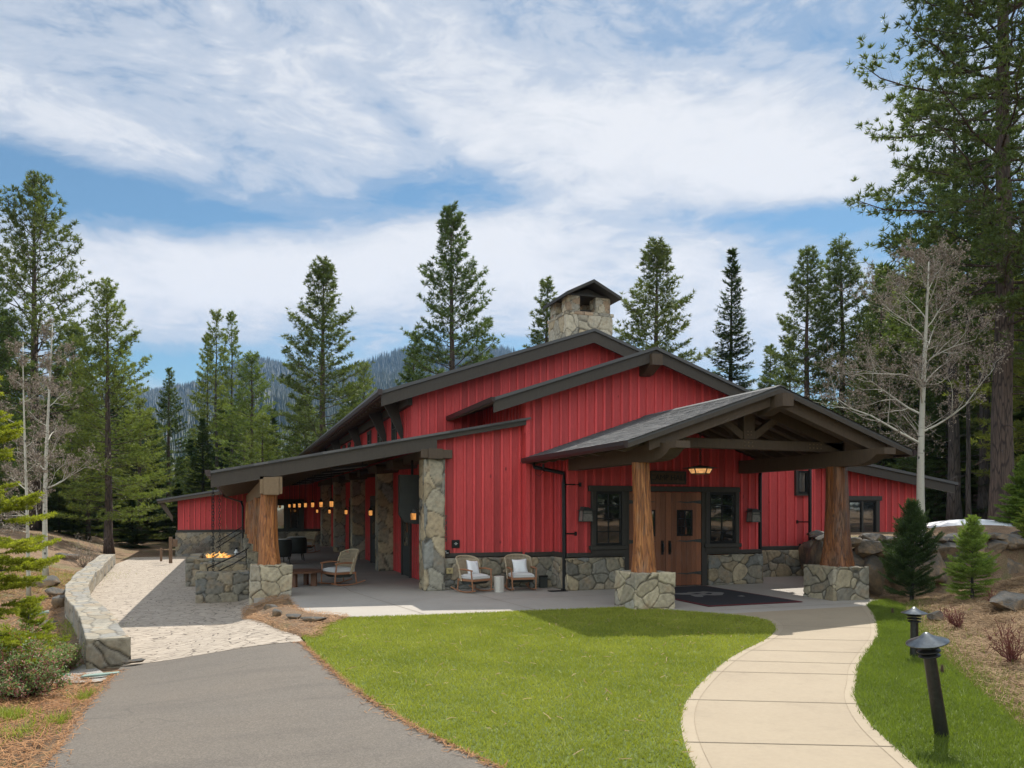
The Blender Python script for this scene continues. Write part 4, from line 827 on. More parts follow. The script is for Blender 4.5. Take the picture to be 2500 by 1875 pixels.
for qi,(x0,x1,y0,y1) in enumerate( ((10.05,10.50,22.85,23.35),(11.06,11.58,22.85,23.35),(10.05,10.50,23.85,24.3),(11.06,11.58,23.85,24.3))):
    pr4=[]
    for o_,u,n_ in(((x0,y0,8.33),(x1-x0,0,0),(0,-1,0)),((x0,y1,8.33),(x1-x0,0,0),(0,1,0)),((x0,y0,8.33),(0,y1-y0,0),(-1,0,0)),((x1,y0,8.33),(0,y1-y0,0),(1,0,0))): pr4.append((o_,u,(0,0,.53),n_))
    stones('corner_pier',pr4,.28,.03,ch,73+qi,.015,CP)
mb=MB(); mb.box(10.02,11.62,22.82,24.33,8.84,8.90); cr_=[(9.86,8.83),(X0+.50,9.30),(11.76,8.83)]
for a,b in((cr_[0],cr_[1]),(cr_[1],cr_[2])): mb.prism([a,b,(b[0],b[1]-.10),(a[0],a[1]-.10)],'y',22.45,24.5)
mb.prism([(10.2,8.90),(11.45,8.90),(10.81,9.12)],'y',22.95,24.2); mb.box(10.45,11.2,23.2,24.0,8.3,8.5); mb.build('chimney_cap','dark_trim',ch)
mb=MB(); mb.prism([(9.96,22.75),(10.06,22.75),(10.06,23.3)],'z',7.25,7.42); mb.build('flashing','letter_grey',ch)
# downspouts on the front
def dspout(pts,rings,name='downspout'):
    mb=MB(); mb.tube(pts,.05,8); 
    for (z,dx,dy) in rings: x,y=pts[-1][0],pts[-1][1]; mb.tube([(x,y,z),(x+dx,y+dy,z)],.018,6); mb.box(x+dx-.03,x+dx+.03,y+dy-.01,y+dy+.02,z-.05,z+.05)
    mb.box(pts[-1][0]-.06,pts[-1][0]+.06,pts[-1][1]-.06,pts[-1][1]+.06,.0,.05); par(mb.build(name,'black_metal'))
dspout([(6.98,17.95,3.12),(6.99,17.93,3.02),(7.62,17.55,2.86),(7.60,17.5,2.6),(7.58,17.42,.02)],[(2.58,.40,-.05),(1.38,.28,-.05),(.42,.2,.0)])
dspout([(13.72,17.9,3.2),(13.62,17.85,2.9),(13.62,17.85,.02)],[(2.72,-.25,.3),(1.55,-.25,.3)])
dspout([(15.95,18.6,3.4),(15.95,18.6,.02)],[(1.6,-.2,.3),(.9,-.1,.3)])
# numbers, plates
def text(s,size,loc,mat,depth=.008,rot=(PI/2,0,0),parent=None,name='lettering',sx=1):
    c=bpy.data.curves.new(name,'FONT'); c.body=s; c.size=size; c.extrude=depth; c.align_x='CENTER'; c.align_y='CENTER'; o=bpy.data.objects.new(name,c); COL.objects.link(o)
    bpy.context.view_layer.update(); me=bpy.data.meshes.new_from_object(o.evaluated_get(bpy.context.evaluated_depsgraph_get())); bpy.data.objects.remove(o)
    me.materials.clear(); me.materials.append(MATS[mat]); q=bpy.data.objects.new(name,me); COL.objects.link(q); q.location=loc; q.rotation_euler=rot; q.scale=(sx,1,1)
    if parent is not None:
        q.parent=parent
    return q
hn=empty('house_number',(4.86,YA-.03,1.5)); tag(hn,'dark vertical house number 79058 on the red wall beside the stone pillar','house number')
for i,c in enumerate('79058'): text(c,.15,(.045,-.012,.27-i*.135),'lamp_iron',.006,parent=hn,name='digit')
# ================================================================ things around the hall
# --- sign
sg=empty('name_sign',(10.42,YC-.05,2.78)); tag(sg,'carved dark wooden sign reading CAMP HALL above the double doors','sign')
mb=MB(); mb.bev(-.50,.50,-.03,.02,-.15,.15,.01); mb.build('board','dark_timber',sg)
mb=MB(); [mb.bev(*b,.006) for b in ((-.52,.52,-.05,.02,.13,.17),(-.52,.52,-.05,.02,-.17,-.13),(-.52,-.48,-.05,.02,-.13,.13),(.48,.52,-.05,.02,-.13,.13))]; mb.build('frame','dark_trim',sg)
text('CAMP HALL',.20,(0,-.036,-.005),'sign_letter',.008,parent=sg)
# --- plaque, outlet cover, brass plate
pq=empty('wall_plaque',(5.16,YA-.03,1.12)); tag(pq,'small square black plaque with white lettering on the red wall above the left rocking chair','plaque')
mb=MB(); mb.bev(-.10,.10,-.015,.01,-.10,.10,.004); mb.build('plate','black_metal',pq); text('THE',.022,(0,-.017,.03),'white_plastic',.001,parent=pq); mb=MB(); [mb.box(x-.004,x+.004,-.0168,-.0155,z-.006,z+.006) for z,n in((.008,7),(-.014,3)) for x in [(-n/2+.5+i)*.014 for i in range(n)]]; mb.build('small_print','white_plastic',pq)
pb=empty('junction_box',(4.92,YA-.06,.93)); tag(pb,'small black metal utility box low on the red wall just above the trim band','utility box'); mb=MB(); mb.bev(-.07,.07,-.05,.02,-.05,.05,.008); mb.build('housing','black_metal',pb); mb=MB(); mb.box(-.035,.035,-.056,-.05,-.03,-.018); mb.box(-.04,-.025,-.056,-.05,.0,.03); mb.build('latch','white_plastic',pb)
bp=empty('brass_plate',(4.97,YA-.15,.47)); tag(bp,'square brass plate with a dark V emblem on the stone base beside the pillar','plate'); mb=MB(); mb.bev(-.085,.085,-.02,.03,-.07,.07,.006); mb.build('plate','brass_plate',bp)
mb=MB(); mb.beam((-.035,-.022,.03),(0,-.022,-.035),.006,.010,(0,1,0)); mb.beam((.035,-.022,.03),(0,-.022,-.035),.006,.010,(0,1,0)); mb.beam((-.015,-.022,.03),(0,-.022,.0),.005,.008,(0,1,0)); mb.beam((.015,-.022,.03),(0,-.022,.0),.005,.008,(0,1,0)); mb.build('emblem','sign_letter',bp)
# --- entrance lantern
el=empty('pendant_lantern',(X0,15.7,2.72)); tag(el,'wide hexagonal iron lantern glowing amber, hanging on a chain under the entrance canopy','lantern')
def hexa(mb,r0,z0,r1,z1,n=6,t=.5,m=0,cap=False,ph=PI/6):
    vs=[(r*math.cos(2*PI*k/n+ph),r*math.sin(2*PI*k/n+ph),z) for r,z in((r0,z0),(r1,z1)) for k in range(n)]
    fs=[(k,(k+1)%n,n+(k+1)%n,n+k) for k in range(n)]
    if cap: fs+=[tuple(range(n))[::-1],tuple(range(n,2*n))]
    mb.add(vs,fs,t,m)
mb=MB(); hexa(mb,.50,.235,.03,.34,cap=True); hexa(mb,.50,.225,.50,.235,cap=True); mb.build('roof','lamp_iron',el)
mb=MB(); hexa(mb,.25,.02,.33,.20,cap=True); mb.build('glass','entry_glow',el)
mb=MB(); 
for k in range(6):
    a=2*PI*k/6+PI/6; mb.beam((.255*math.cos(a),.255*math.sin(a),.02),(.345*math.cos(a),.345*math.sin(a),.225),.025,.02)
    b=a+PI/3; mb.beam((.255*math.cos(a),.255*math.sin(a),.015),(.255*math.cos(b),.255*math.sin(b),.015),.03,.03); mb.beam((.34*math.cos(a),.34*math.sin(a),.21),(.34*math.cos(b),.34*math.sin(b),.21),.02,.03)
mb.build('frame','lamp_iron',el)
def chain(mb,x,y,z0,z1,L=.06,r=.008):
    n=int((z1-z0)/L)
    for i in range(n):
        z=z0+i*L; pts=[]
        for k in range(9):
            a=2*PI*k/8; q=L*.32*math.cos(a); h=z+L/2+L*.62*math.sin(a); pts.append((x+(q if i%2 else 0),y+(0 if i%2 else q),h))
        mb.tube(pts,r,5,cap=False)
el.scale=(.84,.84,.62); el.location.z=2.80; mb=MB(); chain(mb,0,0,.33,1.9,.10,.009); mb.build('chain','lamp_iron',el)
# --- wall lanterns at the entrance
def wall_lantern(x,y,z,label,rz=0,glow='mica_glass',sc=1.,name='wall_lantern'):
    e=empty(name,(x,y,z),rz); e.scale=(sc,)*3; tag(e,label,'lantern',None)
    mb=MB(); mb.bev(-.07,.07,-.02,.01,-.12,.20,.006); mb.beam((0,-.02,.17),(0,-.12,.17),.03,.03); mb.build('backplate','lamp_iron',e)
    mb=MB(); vs=[(-.17,-.33,.10),(.17,-.33,.10),(.17,-.03,.10),(-.17,-.03,.10),(-.05,-.22,.19),(.05,-.22,.19),(.05,-.14,.19),(-.05,-.14,.19)]
    mb.add(vs,[(0,1,5,4),(1,2,6,5),(2,3,7,6),(3,0,4,7),(4,5,6,7),(3,2,1,0)]); mb.build('roof','lamp_iron',e)
    mb=MB(); vs=[(-.13,-.28,-.15),(.13,-.28,-.15),(.13,-.06,-.15),(-.13,-.06,-.15),(-.11,-.27,.10),(.11,-.27,.10),(.11,-.07,.10),(-.11,-.07,.10)]
    mb.add(vs,[(0,1,5,4),(1,2,6,5),(2,3,7,6),(3,0,4,7),(3,2,1,0)]); mb.build('glass',glow,e)
    mb=MB()
    for a,b in(((-.135,-.285,-.16),(-.115,-.275,.10)),((.135,-.285,-.16),(.115,-.275,.10)),((.135,-.055,-.16),(.115,-.065,.10)),((-.135,-.055,-.16),(-.115,-.065,.10)),((-.14,-.285,-.155),(.14,-.285,-.155)),((-.14,-.055,-.155),(.14,-.055,-.155)),((-.135,-.28,-.155),(-.135,-.06,-.155)),((.135,-.28,-.155),(.135,-.06,-.155)),((-.12,-.28,.04),(.12,-.28,.04))): mb.beam(a,b,.018,.018)
    mb.build('cage','lamp_iron',e); return e
wall_lantern(8.05,YC-.03,1.84,'unlit black iron lantern on the red wall left of the entrance window')
wall_lantern(12.92,YC-.03,1.80,'unlit black iron lantern on the red wall right of the entrance doors')
def small_lantern(x,y,z,label,rz,group=None,name='lantern',rod=0.,cat='lantern'):
    e=empty(name,(x,y,z),rz); tag(e,label,cat,group); e.scale=(.68,.68,.78); rod=rod/.78
    mb=MB(); hexa(mb,.155,.10,.02,.24,4,cap=True,ph=PI/4); mb.box(-.02,.02,-.02,.02,.23,.27); mb.build('roof','black_metal',e)
    mb=MB(); hexa(mb,.105,-.10,.115,.10,4,cap=True,ph=PI/4); mb.build('glass','lamp_glow',e)
    mb=MB()
    for k in range(4): a=2*PI*k/4+PI/4; mb.beam((.112*math.cos(a),.112*math.sin(a),-.12),(.122*math.cos(a),.122*math.sin(a),.11),.014,.014)
    hexa(mb,.12,-.13,.12,-.10,4,cap=True,ph=PI/4); mb.build('cage','black_metal',e)
    if rod: mb=MB(); mb.tube([(0,0,.26),(0,0,rod)],.012,6); mb.build('stem','black_metal',e)
    else: mb=MB(); mb.tube([(0,0,.25),(0,.08,.28),(0,.17,.2)],.012,6); mb.bev(-.05,.05,.16,.19,-.1,.26,.005); mb.build('bracket','black_metal',e)
    return e
ly_=[22.5,25.3,28.1,31.,33.9,36.9,40.2]
for i,y in enumerate(ly_):
    small_lantern(2.6,y,2.12,['nearest and largest of the amber lanterns hanging in a row under the porch roof','second nearest amber lantern in the row hanging under the porch roof','third amber lantern from the camera in the row under the porch roof','middle lantern of the seven glowing in a row under the porch roof','fifth amber lantern along the row receding under the porch roof','second farthest amber lantern hanging under the porch roof','farthest and smallest amber lantern hanging before the end door of the porch'][i],0,'amber lanterns hanging along the porch',rod=PZ(2.6)-2.12-.13,name='hanging_lantern')
for i,(y,l) in enumerate(((18.66,'amber wall lantern on the nearest stone pillar beside the dark cover'),(25.0,'amber wall lantern on the second stone pillar from the front'),(30.8,'amber wall lantern on the third stone pillar along the porch'),(36.4,'small amber wall lantern on the fourth stone pillar along the porch'),(42.,'smallest amber wall lantern on the farthest stone pillar of the porch'))):
    small_lantern(4.12,y,1.80 if i==0 else 1.85,l,-PI/2,'amber lanterns on the stone pillars',name='wall_lantern')
# hanging dark cover beside first pillar
e=empty('screen_cover',(4.05,20.0,2.25)); tag(e,'dark weatherproof cover with a chamfered lower edge hanging beside the first stone pillar','cover'); mb=MB(); mb.prism([(-.02,.62),(-.02,-.40),(.10,-.60),(.38,-.66),(.75,-.66),(.75,.62)],'y',-.10,.10,.5); mb.build('cover','dark_cover',e); mb=MB(); mb.box(.30,.36,-.02,.02,.62,1.0); mb.build('hanger','black_metal',e)
# infra-red heaters under the porch ceiling
for i,y in enumerate((22.0,24.6,27.2,29.8,32.4,35.0,37.6)):
    e=empty('patio_heater',(3.05,y,PZ(3.05)-.42)); tag(e,['nearest black infrared heater hung under the porch ceiling','second black infrared heater from the camera under the porch ceiling','third black infrared heater along the porch ceiling','fourth black infrared heater, midway along the porch ceiling','fifth black infrared heater, above the wicker chairs under the porch ceiling','sixth black infrared heater toward the back of the porch ceiling','farthest black infrared heater at the back of the porch ceiling'][i],'heater','black heaters under the porch ceiling')
    mb=MB(); mb.prism([(-.5,-.02),(.5,.10),(.5,.16),(-.5,.04)],'y',-.09,.09); mb.build('housing','patio_heater_metal',e); mb=MB(); mb.prism([(-.44,-.028),(.44,.078),(.44,.084),(-.44,-.022)],'y',-.06,.06); mb.build('grille','letter_grey',e)
    for dx in(-.35,.35): mb=MB(); mb.tube([(dx,0,.05),(dx,0,.36+.196*dx)],.012,6); mb.build('hanger','patio_heater_metal',e)
# --- security camera under canopy gutter
e=empty('security_camera',(7.10,17.6,2.98)); tag(e,'small black security camera with a looped cable under the left canopy gutter','camera'); mb=MB(); mb.tube([(0,0,.1),(0,0,0)],.03,8); mb.tube([(0,.03,-.03),(0,-.07,-.06)],.032,8); mb.build('housing','black_metal',e); mb=MB(); mb.tube([(-.05,0,.1),(-.2,0,-.0),(-.2,0,-.15),(-.1,0,-.2),(0,0,-.1)],.006,5); mb.build('cable','black_metal',e)
# --- rain chain
e=empty('rain_chain',(-.54,23.0,0)); tag(e,'thin dark rain chain hanging from the porch gutter to the patio','rain chain'); mb=MB(); chain(mb,0,0,-.3,2.68,.085,.011); mb.build('links','black_metal',e)
e=empty('rain_chain',(-.54,33.5,0)); tag(e,'farther thin rain chain hanging from the porch gutter behind the fire pit','rain chain'); mb=MB(); chain(mb,0,0,.2,2.68,.12,.012); mb.build('links','black_metal',e)
# --- rocking chairs with a barrel back of woven cord
def rocking_chair(label,loc,rz,cushion=True,vertical=False):
    e=empty('rocking_chair',loc,rz); tag(e,label,'rocking chair'); e.scale=(.88,.88,.93) if not vertical else (1,1,1)
    W=.36
    def shell(a,z):   # a -1..1 around the back, z .30..1.02
        w=W*(1.0+.10*(z-.3)); dep=.30; lean=.28*(z-.38)
        return (w*math.sin(a*1.45)/math.sin(1.45)*(1-.12*abs(a)**3*0), .10+dep*math.cos(a*1.30)-.10+lean,z-(.10*abs(a)**2.2 if z>.8 else 0))
    mb=MB()
    if not vertical:
        for k in range(24):
            z=.30+.60*k/23; mb.tube([shell(a/10,z) for a in range(-10,11)],.0085,5,random.random())
    for k in range(27 if vertical else 11):
        a=-1+2*k/(26 if vertical else 10); mb.tube([shell(a,.30+.62*j/6) for j in range(7)],.0085 if vertical else .004,5,random.random())
    if vertical:
        for z in(.34,.5,.66,.82): mb.tube([shell(a/10,z) for a in range(-10,11)],.006,5)
    mb.build('woven_back','cord_weave',e)
    fr=MB(); rim=[shell(-1,.30+.62*j/6) for j in range(7)]+[shell(a/10,.92) for a in range(-10,11)]+[shell(1,.92-.62*j/6) for j in range(7)]; fr.tube(rim,.015,8); fr.build('back_rim','cord_weave',e)
    cu=MB(); N=10; V=[];
    for j in range(N+1):
        for i in range(N+1):
            u=-1+2*i/N; v=-1+2*j/N; V.append((u*.31,-.06+v*.30,.40+.055*(1-u**6)*(1-v**6)+.02))
    cb=MB(); cb.add(V,[(j*(N+1)+i,j*(N+1)+i+1,(j+1)*(N+1)+i+1,(j+1)*(N+1)+i) for j in range(N) for i in range(N)]); cb.bev(-.31,.31,-.36,.24,.35,.425,.02); cb.build('seat_cushion','cushion',e,smooth=False)
    wf=MB(); wf.bev(-.34,.34,-.38,-.34,.30,.355,.008); wf.bev(-.34,-.30,-.34,.26,.30,.355,.008); wf.bev(.30,.34,-.34,.26,.30,.355,.008); wf.bev(-.30,.30,.22,.26,.30,.355,.008); wf.build('seat_frame','chair_wood',e)
    un=MB(); un.prism([(-.34,.30),(.22,.30),(.10,.22),(-.20,.22)],'x',-.29,.29); un.build('seat_sling','dark_cover',e)
    for s in(-1,1):
        l=MB(); l.tube([(s*.33,-.37,.07),(s*.345,-.36,.33),(s*.355,-.33,.57)],[.018,.02,.018],8); l.build('leg','chair_wood',e)
        l=MB(); l.tube([(s*.31,.28,.07),(s*.32,.24,.33)],.018,8); l.build('leg','chair_wood',e)
        l=MB(); l.tube([(s*.355,-.38,.575),(s*.365,-.1,.60),(s*.355,.18,.585)],[.020,.024,.018],8); l.build('arm','chair_wood',e)
        l=MB(); l.tube([(s*.32,-.46+.1*k,.025+.9*(( -.46+.1*k+.02)**2)*.32) for k in range(11)],.017,8); l.build('rocker','chair_wood',e)
    return e
def pillow(label,loc,rot,s=.40):
    N=12;V=[]
    for side in(1,-1):
        for j in range(N+1):
            for i in range(N+1):
                u=-1+2*i/N; v=-1+2*j/N; k=1-.07*(1-u*u)*abs(v)-.0; puff=.075*((1-u**4)*(1-v**4))**.6+.004
                V.append((u*s/2*(1-.10*(1-v*v)*abs(u)),side*puff*(1+.08*math.sin(5*u+3*v)),v*s/2*(1-.10*(1-u*u)*abs(v))))
    m=(N+1)**2; F=[(j*(N+1)+i,j*(N+1)+i+1,(j+1)*(N+1)+i+1,(j+1)*(N+1)+i) for j in range(N) for i in range(N)]; F=[f[::-1] for f in F]+[tuple(m+i for i in f) for f in F]
    o=npmesh('pillow',np.array(V),F,'pillow_cloth',smooth=True); o.location=loc; o.rotation_euler=rot; tag(o,label,'pillow')
def chair_local(loc,rz,p): c,s=math.cos(rz),math.sin(rz); return (loc[0]+c*p[0]-s*p[1],loc[1]+s*p[0]+c*p[1],loc[2]+p[2])
c1=((5.38,17.82,0),.42); c2=((6.60,17.86,0),-.06)
rocking_chair('wicker rocking chair turned to the right, nearer the stone pillar, left of the stump table',*c1)
rocking_chair('wicker rocking chair facing the lawn, to the right of the pale stump table',*c2)
pillow('white pillow leaning in the rocking chair nearer the stone pillar',chair_local(*c1,(0.02,.03,.575)),(-.30,.10,c1[1]+.05),.37); pillow('white pillow upright in the rocking chair right of the stump table',chair_local(*c2,(0,.03,.575)),(-.30,-.04,c2[1]),.38)
rocking_chair('ribbed cord rocking chair seen side on beside the low coffee table on the porch',(2.62,20.6,0),-1.15,vertical=True)
rocking_chair('farthest wicker rocking chair, angled to the left near the end door of the porch',(3.05,36.0,0),-1.1,vertical=True)
def tub_chair(label,loc,rz):
    e=empty('tub_chair',loc,rz); tag(e,label,'chair')
    N=20;V=[];M=8
    for j in range(M+1):
        for i in range(N+1):
            a=(-1+2*i/N)*2.1; z=.28+.62*j/M*(1-.28*abs(i/N*2-1)**3); r=.36+.05*j/M-.06*(j/M)**3; V.append((r*math.sin(a),r*math.cos(a)+.08*j/M,z))
    F=[(j*(N+1)+i,j*(N+1)+i+1,(j+1)*(N+1)+i+1,(j+1)*(N+1)+i) for j in range(M) for i in range(N)]; mb=MB(); mb.add(V,F); o=mb.build('woven_shell','dark_cover',e,smooth=True); md=o.modifiers.new('s','SOLIDIFY'); md.thickness=.03
    mb=MB(); mb.tube([V[M*(N+1)+i] for i in range(N+1)],.026,8); mb.build('rim','cushion',e)
    mb=MB(); mb.bev(-.30,.30,-.28,.26,.34,.46,.03); mb.build('seat_cushion','cushion',e)
    for sx in(-1,1):
        for sy in(-1,1): mb=MB(); mb.tube([(sx*.22,sy*.2,.34),(sx*.27,sy*.28,0)],[.022,.014],8); mb.build('leg','dark_trim',e)
tub_chair('nearer dark wicker tub chair seen from behind beside the log posts',(1.55,29.0,0),PI+.35); tub_chair('second dark wicker tub chair, just right of the nearer one on the porch',(2.25,31.0,0),PI+.05)
# coffee table
e=empty('coffee_table',(1.62,20.75,0)); tag(e,'low octagonal brown wooden coffee table on the shaded porch','table'); mb=MB(); hexa(mb,.58,.35,.60,.40,8,cap=True,ph=PI/8); mb.build('table_top','table_wood',e)
for k in range(4):
    a=PI/4+k*PI/2+.3; mb=MB(); mb.beam((.36*math.cos(a),.36*math.sin(a),0),(.36*math.cos(a),.36*math.sin(a),.35),.09,.14,(math.cos(a),math.sin(a),0)); mb.build('leg','table_wood',e)
# stump table
e=empty('stump_table',(5.98,17.66,0)); tag(e,'pale log stump side table between the two wicker rocking chairs','side table')
r=random.Random(4);N=26;V=[];ph=[r.uniform(0,6) for _ in range(3)]
for z in(0,.1,.25,.36,.375): V+=[((.125-.012*(z>.37))*(1+.05*math.sin(3*2*PI*k/N+ph[0])+.03*math.sin(7*2*PI*k/N+ph[1]+z*3))*math.cos(2*PI*k/N),(.125-.012*(z>.37))*(1+.05*math.sin(3*2*PI*k/N+ph[0])+.03*math.sin(7*2*PI*k/N+ph[1]+z*3))*math.sin(2*PI*k/N),z) for k in range(N)]
mb=MB(); mb.add(V,[(j*N+k,j*N+(k+1)%N,(j+1)*N+(k+1)%N,(j+1)*N+k) for j in range(4) for k in range(N)]+[tuple(4*N+k for k in range(N))]); mb.build('stump','stump_wood',e)
# black bin against the stone + drain
e=empty('utility_box',(7.33,18.2,0)); tag(e,'small black box standing against the stone base behind the downspout','box'); mb=MB(); mb.bev(-.10,.10,-.08,.08,0,.28,.01); mb.build('body','dark_cover',e); mb=MB(); mb.bev(-.11,.11,-.09,.09,.28,.31,.008); mb.build('lid','black_metal',e)
e=empty('drain_grate',(7.35,17.3,.003)); tag(e,'flat black drain grate in the concrete below the left downspout','grate'); mb=MB(); mb.box(-.22,.22,-.12,.12,0,.008); [mb.box(-.2+.05*i,-.18+.05*i,-.1,.1,.008,.016) for i in range(8)]; mb.build('grate','black_metal',e)
# --- door mat
mt=[(9.05,13.5),(11.40,13.5),(11.40,17.22),(9.05,17.22)]
e=empty('door_mat',(10.22,15.3,.005)); tag(e,'large black door mat with dark red border and grey emblem before the entrance','mat')
mb=MB(); mb.bev(-1.17,1.17,-1.8,1.85,0,.014,.004); mb.build('border','mat_red',e); mb=MB(); mb.box(-1.08,1.08,-1.71,1.76,.014,.018); mb.build('pile','mat_dark',e)
mb=MB(); em=[(-.78,.30),(-.62,.42),(-.30,.40),(-.18,.52),(.12,.46),(.30,.55),(.42,.36),(.62,.22),(.60,.05),(.48,-.08),(.30,-.30),(.05,-.34),(-.1,-.20),(-.30,-.30),(-.40,-.52),(-.58,-.44),(-.52,-.18),(-.44,.02),(-.66,.10)]
mb.prism([(a*.9+.02,b*.9+.1) for a,b in em],'z',.0185,.0225); mb.prism([(.46,-.50),(.62,-.44),(.60,-.60),(.50,-.62)],'z',.0185,.0225); mb.build('emblem','mat_logo',e)
mb=MB(); [mb.prism(p,'z',.0228,.0238) for p in ([(-.35,.15),(-.1,.3),(.0,.22),(-.22,.08)],[(0,.1),(.22,.28),(.28,.2),(.1,.0)])]; mb.build('emblem_detail','mat_dark',e)
# --- fire pit, planter blocks, handrail
fp=empty('fire_pit',(-.48,26.3,-.35)); tag(fp,'square stone fire pit on the patio with flames burning in its tray','fire pit')
def local_stone(name,x0,x1,y0,y1,z0,z1,par_,o_,**k):
    q=stonebox(name,x0-o_[0],x1-o_[0],y0-o_[1],y1-o_[1],z0-o_[2],z1-o_[2],par_,**k); return q
O_=(-.48,26.3,-.35); F2=PAL*1.1
local_stone('stone_surround',-1.35,.42,24.9,25.25,-.55,.50,fp,O_,size=.36,res=.035,seed=81,pal=F2); local_stone('stone_surround',-1.35,-.95,25.27,27.9,-.55,.50,fp,O_,size=.36,res=.04,seed=82,pal=F2); local_stone('stone_surround',.05,.42,25.27,27.9,-.55,.50,fp,O_,size=.36,res=.05,seed=83,pal=F2); local_stone('stone_surround',-.93,.03,26.9,27.9,-.55,.50,fp,O_,size=.36,res=.05,seed=84,pal=F2)
mb=MB(); mb.box(-.45,.49,-1.02,.55,.0,.72); mb.build('burner_tray','charred',fp)
r=random.Random(5)
for i in range(5): 
    mb=MB(); x=-.32+.14*i+r.uniform(-.03,.03); y=r.uniform(-.4,.2); h=.12+.10*r.random()+.07*(i in(1,3))
    for k in range(3):
        a=r.uniform(0,PI); ox,oy=r.uniform(-.05,.05),r.uniform(-.05,.05); pts=[(x+ox,y+oy,.73)]; rs=[.05]
        for j in range(1,6): pts.append((x+ox+.02*j*math.sin(j+a*3)+.012*j,y+oy+.015*j*math.cos(j+a),.73+h*j/5*(.7+.3*k/2))); rs.append(.06*(1-j/5)**.8+.004)
        mb.tube(pts,rs,8)
    mb.build('flame','flame',fp,smooth=True)
fw=empty('stone_ledge',(-.3,23.2,-.3)); tag(fw,'middle stone block with a pale cap in front of the fire pit','stone wall'); O2=(-.3,23.2,-.3)
local_stone('stone_face',-.92,.36,23.9,24.5,-.5,.42,fw,O2,size=.32,res=.03,seed=85,pal=F2)
pw=empty('stone_ledge',(-.3,20.4,-.3)); tag(pw,'front low stone block on the patio, nearest the camera beside the pedestal','stone wall'); O3=(-.3,20.4,-.3)
local_stone('stone_face',-.86,.36,19.95,20.5,-.45,.46,pw,O3,size=.34,res=.025,seed=86,pal=PAL*.95)
hr=empty('hand_rail',(0,0,0)); tag(hr,'thin black metal handrail rising over the stone blocks beside the porch steps','handrail')
for pts in ([(-.62,21.0,.50),(.0,23.,.66),(.34,24.,.80),(.42,24.9,.80)],[(-.60,21.0,.30),(0.,23.,.46),(.34,24.,.60)],[(.34,24.,-.2),(.34,24.,.80)],[(-.62,21.0,-.3),(-.62,21.0,.50)],[(-.6,30.5,.75),(.3,33.,1.25)],[(-.6,30.5,.55),(.3,33.,1.05)]):
    mb=MB(); mb.tube(pts,.016,8); mb.build('rail_tube','black_metal',hr)
e=empty('steel_bottle',(.08,28.3,.15)); tag(e,'white cylindrical bottle standing on the stonework behind the fire pit','bottle'); mb=MB(); mb.lathe([(0,0),(.085,0),(.09,.02),(.09,.30),(.07,.36),(.035,.39),(.035,.44),(0,.44)],n=18); mb.build('body','white_plastic',e,smooth=True); mb=MB(); mb.lathe([(.038,.44),(.04,.50),(0,.51)],n=12); mb.build('cap','black_metal',e)
e=tag(empty('planter_box',(.2,28.3,-.4)),'small square stone block holding the white bottle beyond the fire pit','stone block'); local_stone('stone_face',-.2,.55,27.95,28.6,-.5,.15,e,(.2,28.3,-.4),size=.3,res=.05,seed=88)
# --- curved stone seat wall
def seatwall():
    N=760; yy=12.5+24*np.linspace(0,1,N)**1.25; xi=np.interp(yy,WY,WXI); xo=np.interp(yy,WY,WXO)
    r=np.random.default_rng(3); top=.13+.02*np.sin(yy*1.3)-.02*(yy-12)/10
    V=[];C=[];F=[];NS=14
    # cross-section samples: inner face up, top, outer face down
    prof=[(0,z) for z in np.linspace(-.45,0,17)]+[(s,0.) for s in np.linspace(.05,.95,18)]+[(1,z) for z in np.linspace(0,-.85,26)]
    pv=len(prof); res=[]
    for i in range(N):
        for (s,z) in prof: res.append((xi[i]+(xo[i]-xi[i])*s,yy[i],top[i]+z,s,z,i))
    R_=np.array(res); Q=R_[:,:3].copy()
    # joints and stone colours from a cell pattern laid along the wall
    per=np.array([ (z+.45) if s==0 else (.45+s*.55 if 0<s<1 else 1.0-z) for s,z in prof]); per=np.tile(per,N); along=np.repeat(yy,pv)
    wob=.05*np.sin(along*3.1)+.03*np.sin(along*7.7+per*9); per=per+wob; al2=along+.07*np.sin(per*11+along*1.3); k2=np.floor(per/.28).astype(int); k=np.floor(al2/.42+k2*.37).astype(int); fr=np.modf(al2/.42+k2*.37)[0]
    h=np.abs(np.sin(k*12.99+k2*78.2)*43758.5)%1; e=np.minimum(np.minimum(fr,1-fr)*.42,np.minimum(np.modf(per/.28)[0],1-np.modf(per/.28)[0])*.28)
    P_=np.array([(.34,.31,.25),(.37,.33,.255),(.31,.29,.25),(.39,.355,.285),(.30,.29,.26),(.35,.30,.22)]); col=P_[(h*997).astype(int)%6]*(.80+.14*h)[:,None]; jn=np.clip(e/.022,0,1); col=col*(.38+.62*jn)[:,None]
    push=(h-.5)*.02-(1-jn)*.012+.004*np.sin(along*31+per*17)*np.sin(per*43); s=R_[:,3]
    Q[:,0]+=np.where(s==0,push,0)-np.where(s==1,push,0); Q[:,2]+=np.where((s>0)&(s<1),push*.5,0)
    F=np.array([(i*pv+j,i*pv+j+1,(i+1)*pv+j+1,(i+1)*pv+j) for i in range(N-1) for j in range(pv-1)])
    e=empty('seat_wall',(-3,20,-.3)); tag(e,'low curved grey stone seat wall edging the left side of the patio','stone wall')
    o=npmesh('stone_coping',Q,F,'stone',e,col=np.c_[col,np.ones(len(col))]); o.location=(3,-20,.3)
    o=stones('end_face',[((xo[0]-.01,12.49,-.50),(xi[0]-xo[0]+.02,0,0),(0,0,.63),(0,-1,0))],.36,.02,e,91,.03,P_*.8); o.location=(3,-20,.3)
seatwall()
